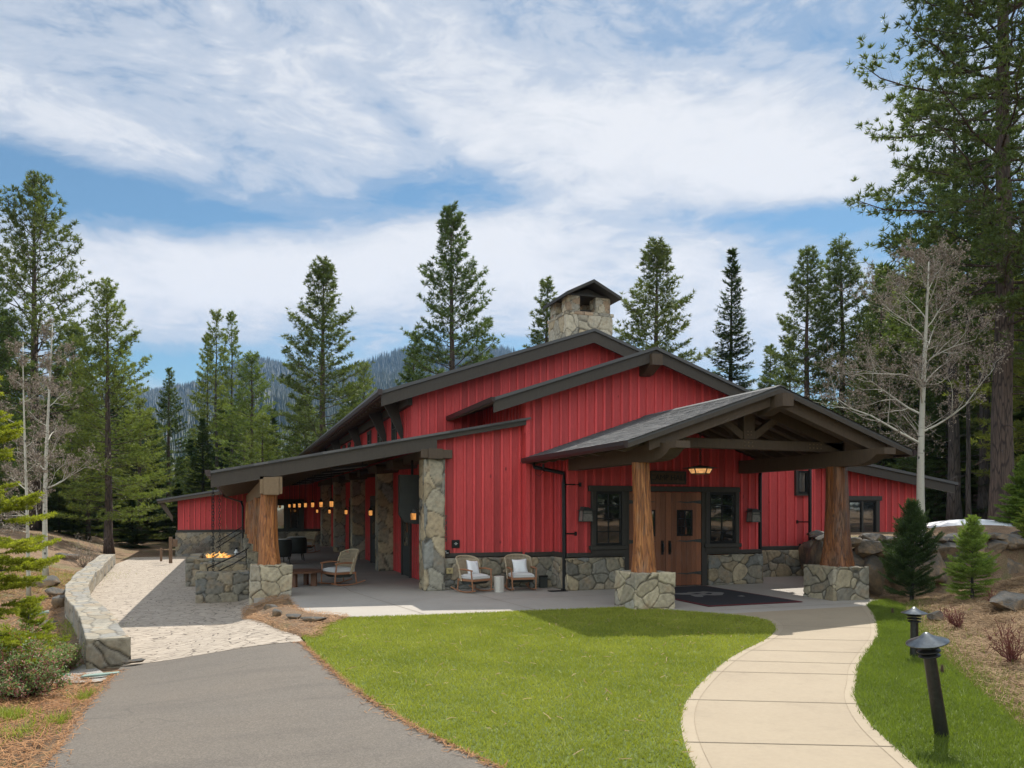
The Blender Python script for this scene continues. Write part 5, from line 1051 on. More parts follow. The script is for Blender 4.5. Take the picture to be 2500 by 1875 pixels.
def rock(name,loc,size,seed,label=None,cat='rock',mat='boulder_rock',group=None,rot=0.,parent=None,sub=4,flat=1.):
    r=np.random.default_rng(seed); import bmesh
    bm=bmesh.new(); bmesh.ops.create_icosphere(bm,subdivisions=sub,radius=1); V=np.array([v.co[:] for v in bm.verts]); F=np.array([[v.index for v in f.verts] for f in bm.faces]); bm.free()
    for _ in range(18):      # planar cuts make it angular
        n=r.normal(size=3); n/=np.linalg.norm(n); d=r.uniform(.50,.80); s=V@n; V=V-np.outer(np.clip(s-d,0,None),n)
    ph=r.uniform(0,6,3); V=V*(1+.04*np.sin(V[:,[0]]*6+ph[0])*np.sin(V[:,[1]]*7+ph[1])+.025*np.sin(V[:,[2]]*15+ph[2])*np.sin(V[:,[0]]*13))
    V=V*np.array(size); o=npmesh(name,V,F,mat,parent,smooth=False); o.location=loc; o.rotation_euler=(0,0,rot)
    tag(o,label,cat,group) if parent is None else None; return o
rock('loose_rock',(-1.32,12.35,-.19),(.20,.10,.035),2,'thin flat stone slab leaning at the foot of the end of the seat wall',mat='boulder_rock',sub=3)
# rocks in the mulch wedge
for (x,y,z,s,sd,l) in ((.66,15.9,-.02,(.14,.12,.10),1,'bluish angular rock at the foot of the left pedestal, the rearmost of the wedge'),(.74,14.75,-.02,(.13,.14,.11),5,'grey angular rock in the mulch between the pedestal and the tan rock'),(1.0,14.2,.02,(.16,.13,.09),8,'tan flat rock in the straw mulch left of the largest flat stone'),(1.32,13.85,.02,(.27,.16,.05),12,'largest flat tan stone sunk in the straw mulch by the lawn corner')):
    rock('mulch_rock',(x,y,float(wz_(x,y))+.09),(s[0]*1.1,s[1]*1.1,s[2]),sd,l,sub=3)
# --- boulder retaining wall on the right
r=random.Random(12); bi=0
place=[(2105,1238,.62,.60,'large tan boulder with a rust stained face in the retaining wall, right behind the stone pedestal')]
BW=[(13.35,14.15),(14.4,14.25),(15.6,14.35),(17.,14.5),(18.6,14.6),(20.4,14.8),(22.5,15.)]
lab1=['rough','split','weathered','lichen spotted','angular','rounded','fractured','slabby']
k=0; x=13.5; bl=[]
for row,(z0,h) in enumerate(((-.02,.95),(.78,.45),(1.14,.22))):
    x=13.35+.2*row
    while x<21.5:
        w_=r.uniform(.85,1.35) if row==0 else (r.uniform(.5,.95) if row==1 else r.uniform(.45,.9)); y=np.interp(x,[p[0] for p in BW],[p[1] for p in BW])+.08*row
        bl.append((x+w_/2,y,z0+h/2+r.uniform(-.04,.05),(w_*.62,.42,h*.66),r.uniform(-.2,.2),row)); x+=w_*.92
ORD=['first','second','third','fourth','fifth','sixth','seventh','eighth','ninth','tenth','eleventh','twelfth','thirteenth','fourteenth','fifteenth','sixteenth','seventeenth','eighteenth']
rc=[0,0,0]
for i,(x,y,z,s,ro,row) in enumerate(bl):
    od=ORD[rc[row]]; rc[row]+=1
    g_=('boulders of the retaining wall, bottom course','boulders of the retaining wall, middle course','flat dark stones capping the retaining wall')[row]
    l_=(od+' large boulder from the pedestal in the bottom course of the retaining wall',od+' smaller boulder from the left in the middle course of the retaining wall',od+' flat cap stone from the left on top of the boulder retaining wall')[row]
    if i==0: l_='big rust stained boulder directly behind the right stone pedestal'; g_=None
    rock('wall_boulder',(x,y,z),s,100+i,l_,'boulder','boulder_rock',g_,ro)
yb=14.3
for i in range(9):       # the wall turns back toward the hall
    x=13.45+i*.42; y=14.5+i*.66
    rock('wall_boulder',(x,y,.62+r.uniform(-.05,.1)),(.42,.5,.72),200+i,ORD[i]+' dark boulder along the stretch of retaining wall turning back toward the hall','boulder','boulder_rock','boulders where the wall turns back to the hall',.9)
    rock('wall_boulder',(x+.1,y,1.22),(.38,.4,.16),220+i,ORD[i]+' cap stone along the stretch of retaining wall turning back toward the hall','boulder','boulder_rock','cap stones where the wall turns back',.9)
def on_ground(px,py):   # display pixel -> terrain point
    z=0.
    for _ in range(12): x,y=P(px,py,z); z=.6*z+.4*Tz(x,y)
    return x,y,Tz(x,y)
for (px,py,s,sd,l,ro) in ((2190,1250,(.62,.42,.22),301,'long pale slab rock on the bank at the right edge, below the boulder wall',.3),(2180,1312,(.48,.36,.24),302,'pale weathered boulder half buried in straw below the long slab at the right edge',.5),(2022,1338,(.20,.16,.13),303,'small brown pointed rock in the straw right of the far path light',0.),(2208,1195,(.5,.4,.2),304,'flat grey rock at the right edge above the pale slab',.1)):
    x,y,z=on_ground(px,py); rock('bank_rock',(x,y,z+s[2]*.25),s,sd,l,rot=ro)
for (px,py,s,sd,l) in ((92,1264,(.6,.45,.28),311,'large brown rock on the mound left of the seat wall, below the aspen trunk'),(123,1285,(.35,.3,.2),312,'brown rock touching the outside of the seat wall bend'),(60,1310,(.4,.3,.15),313,'low brown rock among shrubs left of the seat wall'),(144,1204,(.6,.5,.22),314,'small grey rock on top of the brown mound beyond the aspen'),(137,1306,(.28,.3,.3),315,'dark grey boulder against the outer face of the seat wall'),(138,1435,(.2,.18,.1),316,'tan rock half hidden beside the pink tipped shrub'),(104,1348,(.25,.2,.08),317,'flat brown rock in the shade outside the seat wall')):
    x,y,z=on_ground(px,py); rock('mound_rock',(x,y,z+s[2]*.2),s,sd,l,sub=3)
# --- path lights
def bollard(label,px,py,h,lean=(0,0),rs=1.):
    x,y,z=on_ground(px,py); e=empty('path_light',(x,y,z-.02)); e.rotation_euler=(lean[1],lean[0],0); e.scale=(rs,)*3; tag(e,label,'path light')
    mb=MB(); mb.tube([(0,0,0),(0,0,h-.16)],[.058,.050],20); mb.build('post','bollard_metal',e,smooth=False)
    mb=MB(); mb.lathe([(.03,h-.17),(.03,h-.05)],n=16); mb.build('lamp_glass','mica_glass',e)
    for zz,r_ in((h-.155,.085),(h-.115,.092),(h-.075,.088)): mb=MB(); mb.lathe([(.035,zz+.012),(r_,zz),(r_+.004,zz-.010),(.055,zz-.006),(.035,zz-.004)],n=28); mb.build('louvre_ring','bollard_metal',e,smooth=True)
    mb=MB(); mb.lathe([(0,h+.045),(.02,h+.042),(.045,h+.018),(.055,h+.012),(.06,h+.006),(.17,h-.038),(.172,h-.046),(.05,h-.030),(0,h-.03)],n=36); mb.build('cap','bollard_cap',e,smooth=True)
bollard('tall black path light with louvred head, leaning to the left, nearest the camera',2036,1592,.92,(-.20,.0),1.); bollard('shorter black path light with louvred head standing behind the leaning one',1975,1420,.69,(0,0),.95)
# pine cones
for (px,py,l) in ((1928,1328,'pine cone on the verge grass beside the shaded end of the path'),(2300/1.1302,1648/1.1302,'pine cone lying behind the leaning path light')):
    x,y,z=on_ground(px,py); e=empty('pine_cone',(x,y,z+.03)); tag(e,l,'pine cone'); mb=MB(); mb.tube([(0,0,0),(0,0,.09)],[.02,.008],8)
    for i in range(60):
        a=i*2.4; t=i/60; rr=.048*math.sin(PI*(.15+.8*t)); z_=.10*t; mb.add([(.5*rr*math.cos(a-.3),.5*rr*math.sin(a-.3),z_),(rr*math.cos(a),rr*math.sin(a),z_+.012),(.5*rr*math.cos(a+.3),.5*rr*math.sin(a+.3),z_)],[(0,1,2)],random.random())
    mb.build('scales','cone_brown',e)
# odds and ends at the left
x,y,z=on_ground(215,1459); e=empty('slate_slab',(x,y,z+.0),.25); tag(e,'thin grey green slab lying at the edge of the driveway by the seat wall end','slab'); mb=MB(); mb.prism([(-.23,-.045),(.21,-.055),(.25,.035),(-.17,.06)],'z',0,.025); mb.build('slab','slate_green',e)
x,y,z=on_ground(83,1334); e=empty('drain_pipe',(x,y,z+.08)); tag(e,'short pale green plastic pipe sticking out of the mound among the shrubs','pipe'); mb=MB(); mb.tube([(-.2,0,-.02),(.2,.06,.03)],.045,14,cap=True); mb.build('pipe','slate_green',e)
x,y,z=on_ground(123,1463); e=empty('garden_hose',(x,y,z+.02)); tag(e,'short length of green hose on the gravel beside the manzanita shrub','hose'); mb=MB(); mb.tube([(-.12,0,0),(-.05,.02,.015),(.02,-.01,.02),(.10,.02,.01),(.16,.0,.0)],[.02,.02,.014,.010,.006],8); mb.build('hose','green_plastic',e)
x,y=PD(920/2.289*1.0/1.1302*1.0,33); 
e=empty('trail_post',(-2.6,37.0,-.4)); tag(e,'brown wooden trail post with a small board beyond the patio','post'); mb=MB(); mb.bev(-.07,.07,-.06,.06,0,1.15,.01); mb.build('post','post_wood',e); mb=MB(); mb.bev(.08,.28,-.03,.03,.72,1.05,.008); mb.build('board','post_wood',e)
e=empty('trail_post',(-3.1,38.5,-.4)); tag(e,'short dark wooden post left of the taller trail post','post'); mb=MB(); mb.bev(-.05,.05,-.05,.05,0,.6,.01); mb.build('post','post_wood',e)
# parked cars / pale cabin roof behind the trees at left
x,y=PD(170,62); e=empty('cabin',(x,y,.3),.35); tag(e,'small cabin with a pale metal roof hidden behind the trees at the far left','cabin'); mb=MB(); mb.box(-3,3,-2.2,2.2,0,1.6); mb.prism([(-2.2,1.6),(2.2,1.6),(0,2.6)],'x',-2.9,2.9); mb.build('wall','post_wood',e); mb=MB()
for s in(-1,1): mb.prism([(s*2.6,1.45),(0,2.75),(0,2.68),(s*2.6,1.38)][::s],'x',-3.3,3.3)
mb.build('roof','letter_grey',e)
# ================================================================ trees
def tris(name,V,mat,tint,parent=None):
    n=len(V); return npmesh(name,V.reshape(-1,3),np.arange(n*3).reshape(-1,3),mat,parent,tint=tint)
def unit(v): return v/np.maximum(1e-9,np.linalg.norm(v,axis=-1,keepdims=True))
def tufts(P_,D,n,l,w,rng,spread=.9,up=.2,tint=None):
    """P_ (m,3) tuft bases, D (m,3) axes -> triangles (m*n,3,3)"""
    m=len(P_); d=unit(D[:,None,:]*.75+rng.normal(size=(m,n,3))*spread*.6+np.array((0,0,up))); L=l*rng.uniform(.65,1.15,(m,n,1)); side=unit(np.cross(d,rng.normal(size=(m,n,3))))*w/2
    b=P_[:,None,:]+d*L*.04*rng.normal(size=(m,n,1)); V=np.stack([b-side*.5,b+side*.5+0*d,b+d*L],2); V[:,:,0]=b+d*L*.35-side; V[:,:,1]=b+d*L*.35+side
    V2=V.copy(); V2[:,:,2]=b   # second half: base -> widest
    VV=np.concatenate([V.reshape(-1,3,3),V2.reshape(-1,3,3)[:,[1,0,2]]]); 
    t=rng.uniform(0,1,m) if tint is None else tint; T_=np.repeat(np.clip(t,0,1),n); return VV,np.concatenate([T_,T_])
def flats(P_,D,n,l,w,rng,spread=.35,tint=None):
    m=len(P_); d=unit(D[:,None,:]+rng.normal(size=(m,n,3))*spread*np.array((1,1,.5))); L=l*rng.uniform(.7,1.2,(m,n,1)); s=np.cross(d,np.array((0,0,1.)))+rng.normal(size=(m,n,3))*.35; s=unit(s)*w/2
    b=P_[:,None,:]+rng.normal(size=(m,n,3))*l*.12; V=np.stack([b-s,b+s,b+d*L],2).reshape(-1,3,3); t=rng.uniform(0,1,m) if tint is None else tint
    return V,np.repeat(np.clip(t,0,1),n)
def trunk_mb(mb,H,r0,rng,wob=.012,n=12,seg=16,top=1.):
    pts=[];rs=[];px=py=0
    for i in range(seg+1):
        t=i/seg; px+=rng.normal()*wob*H/seg*1.5; py+=rng.normal()*wob*H/seg*1.5
        pts.append((px if i else 0,py if i else 0,H*t*top)); rs.append(max(.012*H/20,r0*(1-t)**.85*(1+.35*math.exp(-t*22))))
    mb.tube(pts,rs,n); return np.array(pts)
def conifer(seed,H,cb,R,kind='pine',dens=1.,r0=None,gap=0.,nsize=1.,mat='pine_needle',bark='pine_bark',name='pine_tree',prof=None,stubs=0,asym=.0,el0=-8,el1=48,wh=None,nn=9,branches=True):
    rng=np.random.default_rng(seed); r=random.Random(seed); e=empty(name); r0=r0 or H*.0145
    tb=MB(); tp=trunk_mb(tb,H,r0,rng)
    def tz(z): return np.array([np.interp(z,tp[:,2],tp[:,0]),np.interp(z,tp[:,2],tp[:,1]),z])
    BP=[];BD=[];BT=[]; z=cb*H; wh=wh or (.030 if kind=='pine' else .020)*H
    while z<H*.985:
        t=(z-cb*H)/(H*(1-cb)); nb=r.choice((3,4,4,5)) if kind=='pine' else r.choice((5,6,6,7)); a0=r.uniform(0,6.28)
        pr_=prof(t) if prof else ((1-t)**.66*(.72+.28*min(1,t/.18)) if kind=='pine' else (1-t)**.92*(.85+.15*min(1,t/.1)))
        ld=1-.0*t
        for b in range(nb):
            if r.random()<gap: continue
            a=a0+2*PI*b/nb+r.uniform(-.35,.35); L=R*pr_*r.uniform(.62,1.18)*(1+asym*math.cos(a-1.))+.012*H*(1-t)+.008*H
            el=rad(el0+(el1-el0)*t**1.2+r.uniform(-9,9)); base=tz(z+r.uniform(-.3,.3)*wh); h=np.array((math.cos(a),math.sin(a),0.)); N=7; pts=[]
            sag=(.10 if kind=='pine' else .16)*(1-t)
            for i in range(N):
                s=i/(N-1); p=base+h*L*s*math.cos(el)+np.array((0,0,1.))*(L*s*math.sin(el)+L*(( .22*s**2.4 if kind=='pine' else .10*s**3)-sag*s)); p=p+h.dot(0) if False else p
                pts.append(p+rng.normal(size=3)*L*.012*(s>0))
            if branches: tb.tube(pts,[max(.004*H/20,(L*.011+.006*H/20)*(1-.8*i/(N-1))) for i in range(N)],4 if H>6 else 5,cap=False)
            pts=np.array(pts); lat=np.array((-math.sin(a),math.cos(a),0)); bt=r.uniform(.15,.85)
            if kind=='pine':
                step=.034*H/20*14/ (dens*14) *1.0; nt=max(6,int(L/(H*.0060)*dens))
                for k in range(nt):
                    s=.28+.72*(k+r.random())/nt if t<.8 else .1+.9*(k+r.random())/nt; i_=min(N-2,int(s*(N-1))); f=s*(N-1)-i_; p=pts[i_]*(1-f)+pts[i_+1]*f; bd=unit(pts[i_+1]-pts[i_])
                    off=r.uniform(-1,1)*(1-.5*s)*min(L*.42,H*.06); d=unit(bd*.75+lat*np.sign(off)*.6*min(1,abs(off)/(H*.01))+np.array((0,0,.30)))
                    q=p+lat*off+bd*abs(off)*.6+np.array((0,0,abs(off)*.22+r.uniform(-.2,.35)*H*.006)); BP.append(q);BD.append(d);BT.append(bt+r.uniform(-.25,.25)+.12*s)
                    if branches and abs(off)>H*.012 and k%2==0: tb.add([p+(0,0,-.004*H/20),p+(0,0,.010*H/20),q],[(0,1,2)])
                BP.append(pts[-1]);BD.append(unit(pts[-1]-pts[-2])+np.array((0,0,.4)));BT.append(bt+.15)
            else:
                nt=max(4,int(L/(H*.0125)*dens))
                for k in range(nt):
                    s=.12+.88*(k+.5)/nt; i_=min(N-2,int(s*(N-1))); f=s*(N-1)-i_; p=pts[i_]*(1-f)+pts[i_+1]*f; bd=unit(pts[i_+1]-pts[i_])
                    for sg in(-1,1):
                        tl=(1-s)*L*.42+H*.010; m_=max(1,int(tl/(H*.011)))
                        for j in range(m_):
                            u=(j+.3*r.random())/m_; d=unit(bd*.7+lat*sg*.75+np.array((0,0,-.12))); q=p+d*tl*u+np.array((0,0,-.16*tl*u*u+r.uniform(-.4,.4)*H*.0015)); BP.append(q);BD.append(d);BT.append(bt+r.uniform(-.2,.2)+.25*u*s)
        z+=wh*r.uniform(.8,1.2)*(1-.35*t)
    for i in range(stubs):      # dead bare branches under the crown
        zz=H*r.uniform(cb*.25,cb*1.05); a=r.uniform(0,6.28); L=R*r.uniform(.15,.5); b0=tz(zz); tb.tube([b0,b0+np.array((math.cos(a)*L*.6,math.sin(a)*L*.6,-.05*L)),b0+np.array((math.cos(a)*L,math.sin(a)*L,-.2*L))],[H*.0012,H*.0008,H*.0003],4,cap=False)
    tb.build('trunk',bark,e,smooth=True)
    BP=np.array(BP);BD=np.array(BD);BT=np.array(BT)
    if kind=='pine': V,t_=tufts(BP,BD,nn,.0145*H*nsize,(.0023 if nsize>=1 else .0019)*H*nsize**.5*(1 if nsize<1.2 else 1.5),rng,spread=1.1,tint=BT)
    else: V,t_=flats(BP,BD,5,.0165*H*nsize,.0052*H*nsize,rng,tint=BT)
    tris('crown',V,mat,t_,e); e['H']=H; return e
PROT={}
def proto(k,*a,**kw): PROT[k]=(a,kw,None)
proto('pondo',1,20,.24,4.6,dens=1.25,gap=.02,stubs=14,el0=2,el1=58,nn=11)
proto('pondo2',2,20,.14,4.1,dens=1.4,gap=.0,mat='pine_yellow',stubs=6,nn=11)
proto('jeff',3,20,.10,3.7,dens=1.7,gap=.0,stubs=6,el0=-6,nn=11)
proto('jeff2',4,20,.30,3.0,dens=1.5,gap=.06,stubs=16,asym=.2,nn=11)
proto('narrow',5,20,.14,2.2,dens=1.5,gap=.06,stubs=10,nn=11)
proto('lodge',6,20,.42,1.9,dens=1.15,gap=.12,r0=.20,stubs=26,mat='pine_yellow',bark='dark_bark',nn=11)
proto('fir',7,20,.08,3.5,'fir',dens=.9,wh=.62,gap=.12,el0=-10,el1=42,mat='fir_needle',bark='dark_bark',name='fir_tree')
proto('fir2',8,20,.02,4.4,'fir',dens=.8,wh=.6,gap=.15,mat='fir_needle',bark='dark_bark',name='fir_tree')
proto('bright',9,20,.05,3.9,dens=1.35,mat='pine_yellow',gap=.08,nn=8)
proto('spire',10,20,.06,2.3,'fir',dens=1.1,mat='fir_needle',bark='dark_bark',name='fir_tree',gap=.1)
proto('lowpine',11,20,.15,4.2,dens=.6,gap=.12,nsize=1.5,nn=6,branches=False)
proto('lowfir',12,20,.04,4.6,'fir',wh=.7,dens=.5,nsize=1.7,mat='fir_needle',bark='dark_bark',name='fir_tree',branches=False)
proto('lowbright',13,20,.05,4.4,dens=.75,gap=.1,nsize=1.5,nn=6,mat='pine_yellow',branches=False)
USED={}
def tree(kind,px,depth,top=None,H=None,label=None,cat='tree',group=None,rz=None,wide=1.,z=None,xy=None):
    x,y=xy if xy else PD(px,depth)
    z=(Tz(x,y)-.1) if z is None else z
    if H is None: H=ZD(top,depth)-z
    if kind not in USED:
        a,kw,_=PROT[kind]; e=conifer(*a,**kw); USED[kind]=e
    else: e=copy_tree(USED[kind])
    s=H/e['H']; e.location=(x,y,z); e.scale=(s*wide,s*wide,s); e.rotation_euler=(0,0,random.uniform(0,6.28) if rz is None else rz)
    for q in ('label','category','group'): 
        if q in e: del e[q]
    tag(e,label,cat,group); return e
# skyline trees, left to right (display column, depth, display row of the top)
SKY=[('pondo',75,44,382,'tallest left pine with an open crown and upswept tips, behind the bare aspens',1.05),
('jeff',-25,40,560,'dark pine cut by the left edge of the picture',1.1),
('pondo2',236,42,612,'yellow green pine with layered boughs and a bare lower trunk beside the seat wall',1.05),
('narrow',364,62,795,'slim dark spire pine between the layered pine and the lodgepole pair',1.15),
('lodge',470,60,668,'left trunk of the tall thin lodgepole pair with tufted tops',.95),('lodge',500,62,672,'right trunk of the tall thin lodgepole pair with tufted tops',.9),
('lodge',447,64,720,'shorter lodgepole pine just left of the lodgepole pair',.9),
('jeff',698,52,562,'pine with ragged open boughs above the porch roof, left of the hall gable',1.15),
('bright',790,66,783,'small bright green pine directly above the main roof eave',1.),
('narrow',893,64,716,'thin short pine touching the left side of the tall central pine',1.25),
('jeff',975,58,448,'tallest dark pine rising behind the middle of the main roof',1.02),
('narrow',1178,60,604,'narrow pine just left of the stone chimney',1.35),
('jeff',1418,54,522,'broad rounded pine to the right of the stone chimney',1.22),
('fir',1577,56,530,'dark layered fir with drooping boughs right of the gable peak',.92),
('narrow',1664,62,745,'short slim pine between the dark fir and the paired tall pines',1.3),('bright',1705,64,724,'short pale pine at the foot of the left tall pine behind the canopy',.8),
('jeff2',1748,52,530,'left of the two tall thin pines above the entrance canopy',1.12),('jeff2',1813,54,515,'right of the two tall thin pines above the entrance canopy',1.2),
('narrow',2035,46,395,'thin pine peeking out left of the huge right hand pine',1.3),
('fir2',1905,58,850,'small fir low behind the bare aspen on the right',1.),]
for k,px,dp,top,l,wd in SKY: tree(k,px,dp,top,label=l,wide=wd)
# the huge pine at the right edge, near
pr_big=conifer(41,33,.20,4.3,dens=2.9,gap=.0,stubs=10,name='pine_tree',nsize=.55,nn=14,wh=.55,r0=.38,el0=-6,el1=40,prof=lambda t:(1-t)**.25*(.75+.25*min(1,t/.15)))
x,y=PD(2166,29); pr_big.location=(x,y,Tz(x,y)-.1); pr_big.rotation_euler=(0,0,1.); tag(pr_big,'huge ponderosa pine filling the right edge, with a thick purple grey trunk','tree')
# left forest
r=random.Random(77)
def fill(kinds,spots,label,group,wide=(.95,1.25)):
    for i,(px,dp,top) in enumerate(spots): tree(kinds[i%len(kinds)],px,dp,top,label=label,group=group,wide=r.uniform(*wide))
LB=[(300,50,860,'bushy','bright'),(330,57,900,'',"fir"),(415,66,985,'','fir2'),(540,56,760,'','bright'),(585,70,880,'','fir'),(440,52,905,'','fir2'),(640,58,930,'','jeff'),(660,66,850,'','bright'),(760,62,830,'','jeff'),(170,52,820,'','jeff'),(120,58,760,'','fir')]
lbl=['bushy pine left of the slim spire pine, its boughs reaching the path','fir standing directly behind the slim spire pine','low fir in the dip between the spire fir and the lodgepoles','wide yellow green pine to the right of the lodgepole pair','dark fir behind the yellow green pine right of the lodgepoles','dark dense fir at the foot of the lodgepole pair','pine just above the left tip of the porch roof','pale pine between the porch roof and the ragged pine','pine to the right of the ragged pine, half behind the roof','pine behind the bare aspens at the left','fir behind the tallest left pine']
LB+=[(20,60,700,'','jeff'),(160,64,700,'','jeff'),(-60,50,640,'','fir'),(255,66,800,'','fir'),(190,46,900,'','bright'),(60,50,860,'','bright')]; lbl+=['tall pine in the gap behind the leftmost pine','pine rising behind the aspens to the right of the tallest left pine','fir at the far left edge behind the aspens','fir right behind the layered yellow green pine','bright bushy pine at the foot of the layered pine','bright bushy pine low behind the aspen trunks']
for (px,dp,top,_,k),l in zip(LB,lbl): tree(k,px,dp,top,label=l,wide=1.3)
sp_=[]
for i in range(84): px=-160+i*11.8+r.uniform(-14,14); dp=r.uniform(52,98); top=r.uniform(860,1030)+ (0 if px<560 else 30); sp_.append((px,dp,top))
fill(['lowfir','lowpine','lowfir','lowbright'],sp_,'background conifer in the dense left hand forest beyond the patio','forest conifers on the left',(1.1,1.6))
sp_=[]
for i in range(30): px=-120+i*20+r.uniform(-14,14); sp_.append((px,r.uniform(44,56),r.uniform(1040,1120)))
fill(['fir2','lowfir'],sp_,'small understory fir at the edge of the left hand forest','young firs at the left forest edge',(1.4,2.0))
sp_=[]
for i in range(20): px=700+i*52+r.uniform(-14,14); sp_.append((px,r.uniform(70,95),r.uniform(930,1010)))
fill(['lowfir','lowpine'],sp_,'distant conifer mostly hidden behind the hall roofs','conifers hidden behind the hall')
# right forest
RB=[('fir',1950,52,640,'tall dark fir directly behind the white trunked aspen'),('fir2',2050,40,760,'dense dark fir between the aspen and the huge pine'),('jeff',2120,44,420,'tall pine overlapping the left side of the huge pine'),('fir',2230,38,560,'dark fir cut by the right edge of the picture'),('jeff',1880,60,690,'pine behind the right tip of the entrance canopy'),('fir2',2215,31,1000,'bright lower fir at the right edge behind the boulder wall'),('jeff2',1990,48,560,'thin pine right behind the crown of the aspen'),('lodge',2128,40,500,'straight dark trunked lodgepole left of the huge pine trunk'),('pondo2',2290,34,300,'yellow green pine beyond the right edge whose boughs hang into view')]
for k,px,dp,top,l in RB: tree(k,px,dp,top,label=l,wide=1.2)
sp_=[]
for i in range(78): px=1600+i*10.8+r.uniform(-12,12); dp=r.uniform(50,95); sp_.append((px,dp,(r.uniform(880,980) if px<1880 else r.uniform(540,860))))
fill(['lowfir','lowpine','lowfir','lowbright'],sp_,'background conifer in the dark right hand forest','forest conifers on the right',(1.1,1.6))
sp_=[(px+r.uniform(-10,10),r.uniform(36,50),r.uniform(1020,1110)) for px in range(1900,2420,30)]
fill(['fir2','lowfir'],sp_,'small shaded fir under the tall trees at the right','young firs in the right hand forest',(1.3,1.8))
# trunks standing in the right forest
def bare_trunk(px,dp,w_,H,label,group=None):
    x,y=PD(px,dp); e=conifer(500+int(px),H,.55,2.6,dens=1.0,r0=w_/2,stubs=12,bark='dark_bark',branches=True,mat='fir_needle',gap=.1); e.location=(x,y,Tz(x,y)-.1); tag(e,label,'tree',group)
bare_trunk(2062,36,.55,22,'dark thick trunk directly right of the aspen, seen above the boulder wall'); bare_trunk(2092,33,.20,16,'thin dark trunk in front of the snow patch'); bare_trunk(2123,38,.50,22,'dark trunk midway between the aspen and the huge pine')
# trees behind the camera that the windows reflect
for i,(x,y,h) in enumerate(((14,-10,13),(18,-14,17),(21,-7,12),(25,-13,18),(28,-5,13),(32,-11,17),(36,-3,13),(40,-9,17),(44,-2,14),(50,-6,17),(23,-18,19),(38,-16,19))): tree('jeff' if i%2 else 'fir',0,0,H=h,xy=(x,y),label='conifer behind the viewpoint, seen only reflected in the window panes',group='conifers reflected in the windows',wide=1.3)
# --- bare aspens
def aspen(seed,H,r0,label,loc,twigs=3,cat_n=2600,spread=.42,fork=.42,bark='aspen_bark',twmat='bare_twig',cm='catkin',cs=.035,rz=0.,stems=1,first=.33,nb=16):
    rng=np.random.default_rng(seed); r=random.Random(seed); e=empty('aspen_tree',loc,rz); tag(e,label,'aspen'); tb=MB(); tw=MB(); tips=[]
    def grow(p,d,L,rr,lev):
        n=5 if lev<2 else 4; pts=[p]; dd=d.copy(); rs=[rr]
        for i in range(n):
            dd=unit(dd+rng.normal(size=3)*(.13+.05*lev)+np.array((0,0,.07 if lev else .0))); pts.append(pts[-1]+dd*L/n); rs.append(rr*(1-.72*(i+1)/n))
        (tb if lev<=1 else tw).tube(pts,[max(.0035,q) for q in rs],(7 if lev==0 else 5) if lev<2 else 3,cap=False)
        if lev>=twigs: 
            tips.extend(pts[1:]); return
        m=(7,6,5,4)[lev] if lev<4 else 3
        for k in range(m):
            i=r.randint(1,n) if lev else r.randint(1,n); q=pts[i]; a=r.uniform(0,6.28); ax=unit(np.cross(dd,rng.normal(size=3))); nd=unit(dd*r.uniform(.5,.9)+ax*r.uniform(.5,1.)+np.array((0,0,.12))); grow(q,nd,L*r.uniform(.38,.62),max(.004,rs[i]*.62),lev+1)
    for st in range(stems):
        pts=[];rs=[]; off=np.array((st*.35,.1*st,0)); N=12
        for i in range(N+1): t=i/N; pts.append(off+np.array((.02*H*math.sin(2.5*t+st)*.5,.015*H*math.sin(3*t+1),H*t))); rs.append(max(.012,r0*(1-.86*t)*(1+.25*math.exp(-t*20))))
        tb.tube(pts,rs,14,cap=True); pts=np.array(pts)
        for k in range(nb):
            t=first+(.97-first)*(k+.5*r.random())/nb; p=np.array([np.interp(t,np.linspace(0,1,N+1),pts[:,j]) for j in range(3)]); a=k*2.4+r.uniform(-.5,.5); el=.15+.75*t; L=H*spread*(1-t*.72)*r.uniform(.65,1.15)*.8
            grow(p,np.array((math.cos(a)*math.cos(el),math.sin(a)*math.cos(el),math.sin(el))),L,r0*(1-.8*t)*.42,0)
    tb.build('trunk',bark,e,smooth=True); tw.build('twigs',twmat,e)
    tips=np.array(tips); idx=rng.integers(0,len(tips),cat_n); q=tips[idx]+rng.normal(size=(cat_n,3))*.03
    V,t_=tufts(q,np.tile((0,0,-.8),(cat_n,1))+rng.normal(size=(cat_n,3))*.4,3,cs*1.6,cs*.45,rng,spread=.9,up=-.2); tris('catkins',V,cm,t_,e); return e
x,y=PD(1998,21.5); aspen(5,ZD(566,21.5)-1.1,.118,'bare pale trunked aspen with catkins standing beside the right wing of the hall',(x,y,1.1),cat_n=7000,spread=.52,nb=15,first=.30,rz=.6,cs=.04)
x,y=on_ground(107,1251)[:2]; da=math.hypot(x,y); aspen(6,8.4,.088,'bare grey aspen with a white lower trunk on the mound, left of the seat wall',(x,y,Tz(x,y)-.1),cat_n=2000,spread=.30,nb=12,first=.22,cs=.045,rz=2.)
x,y=on_ground(57,1288)[:2]; aspen(8,7.2,.055,'thinner bare aspen half hidden by the bright fir boughs at the left',(x,y,Tz(x,y)-.1),cat_n=1400,spread=.28,nb=9,first=.25,cs=.045,rz=4.)
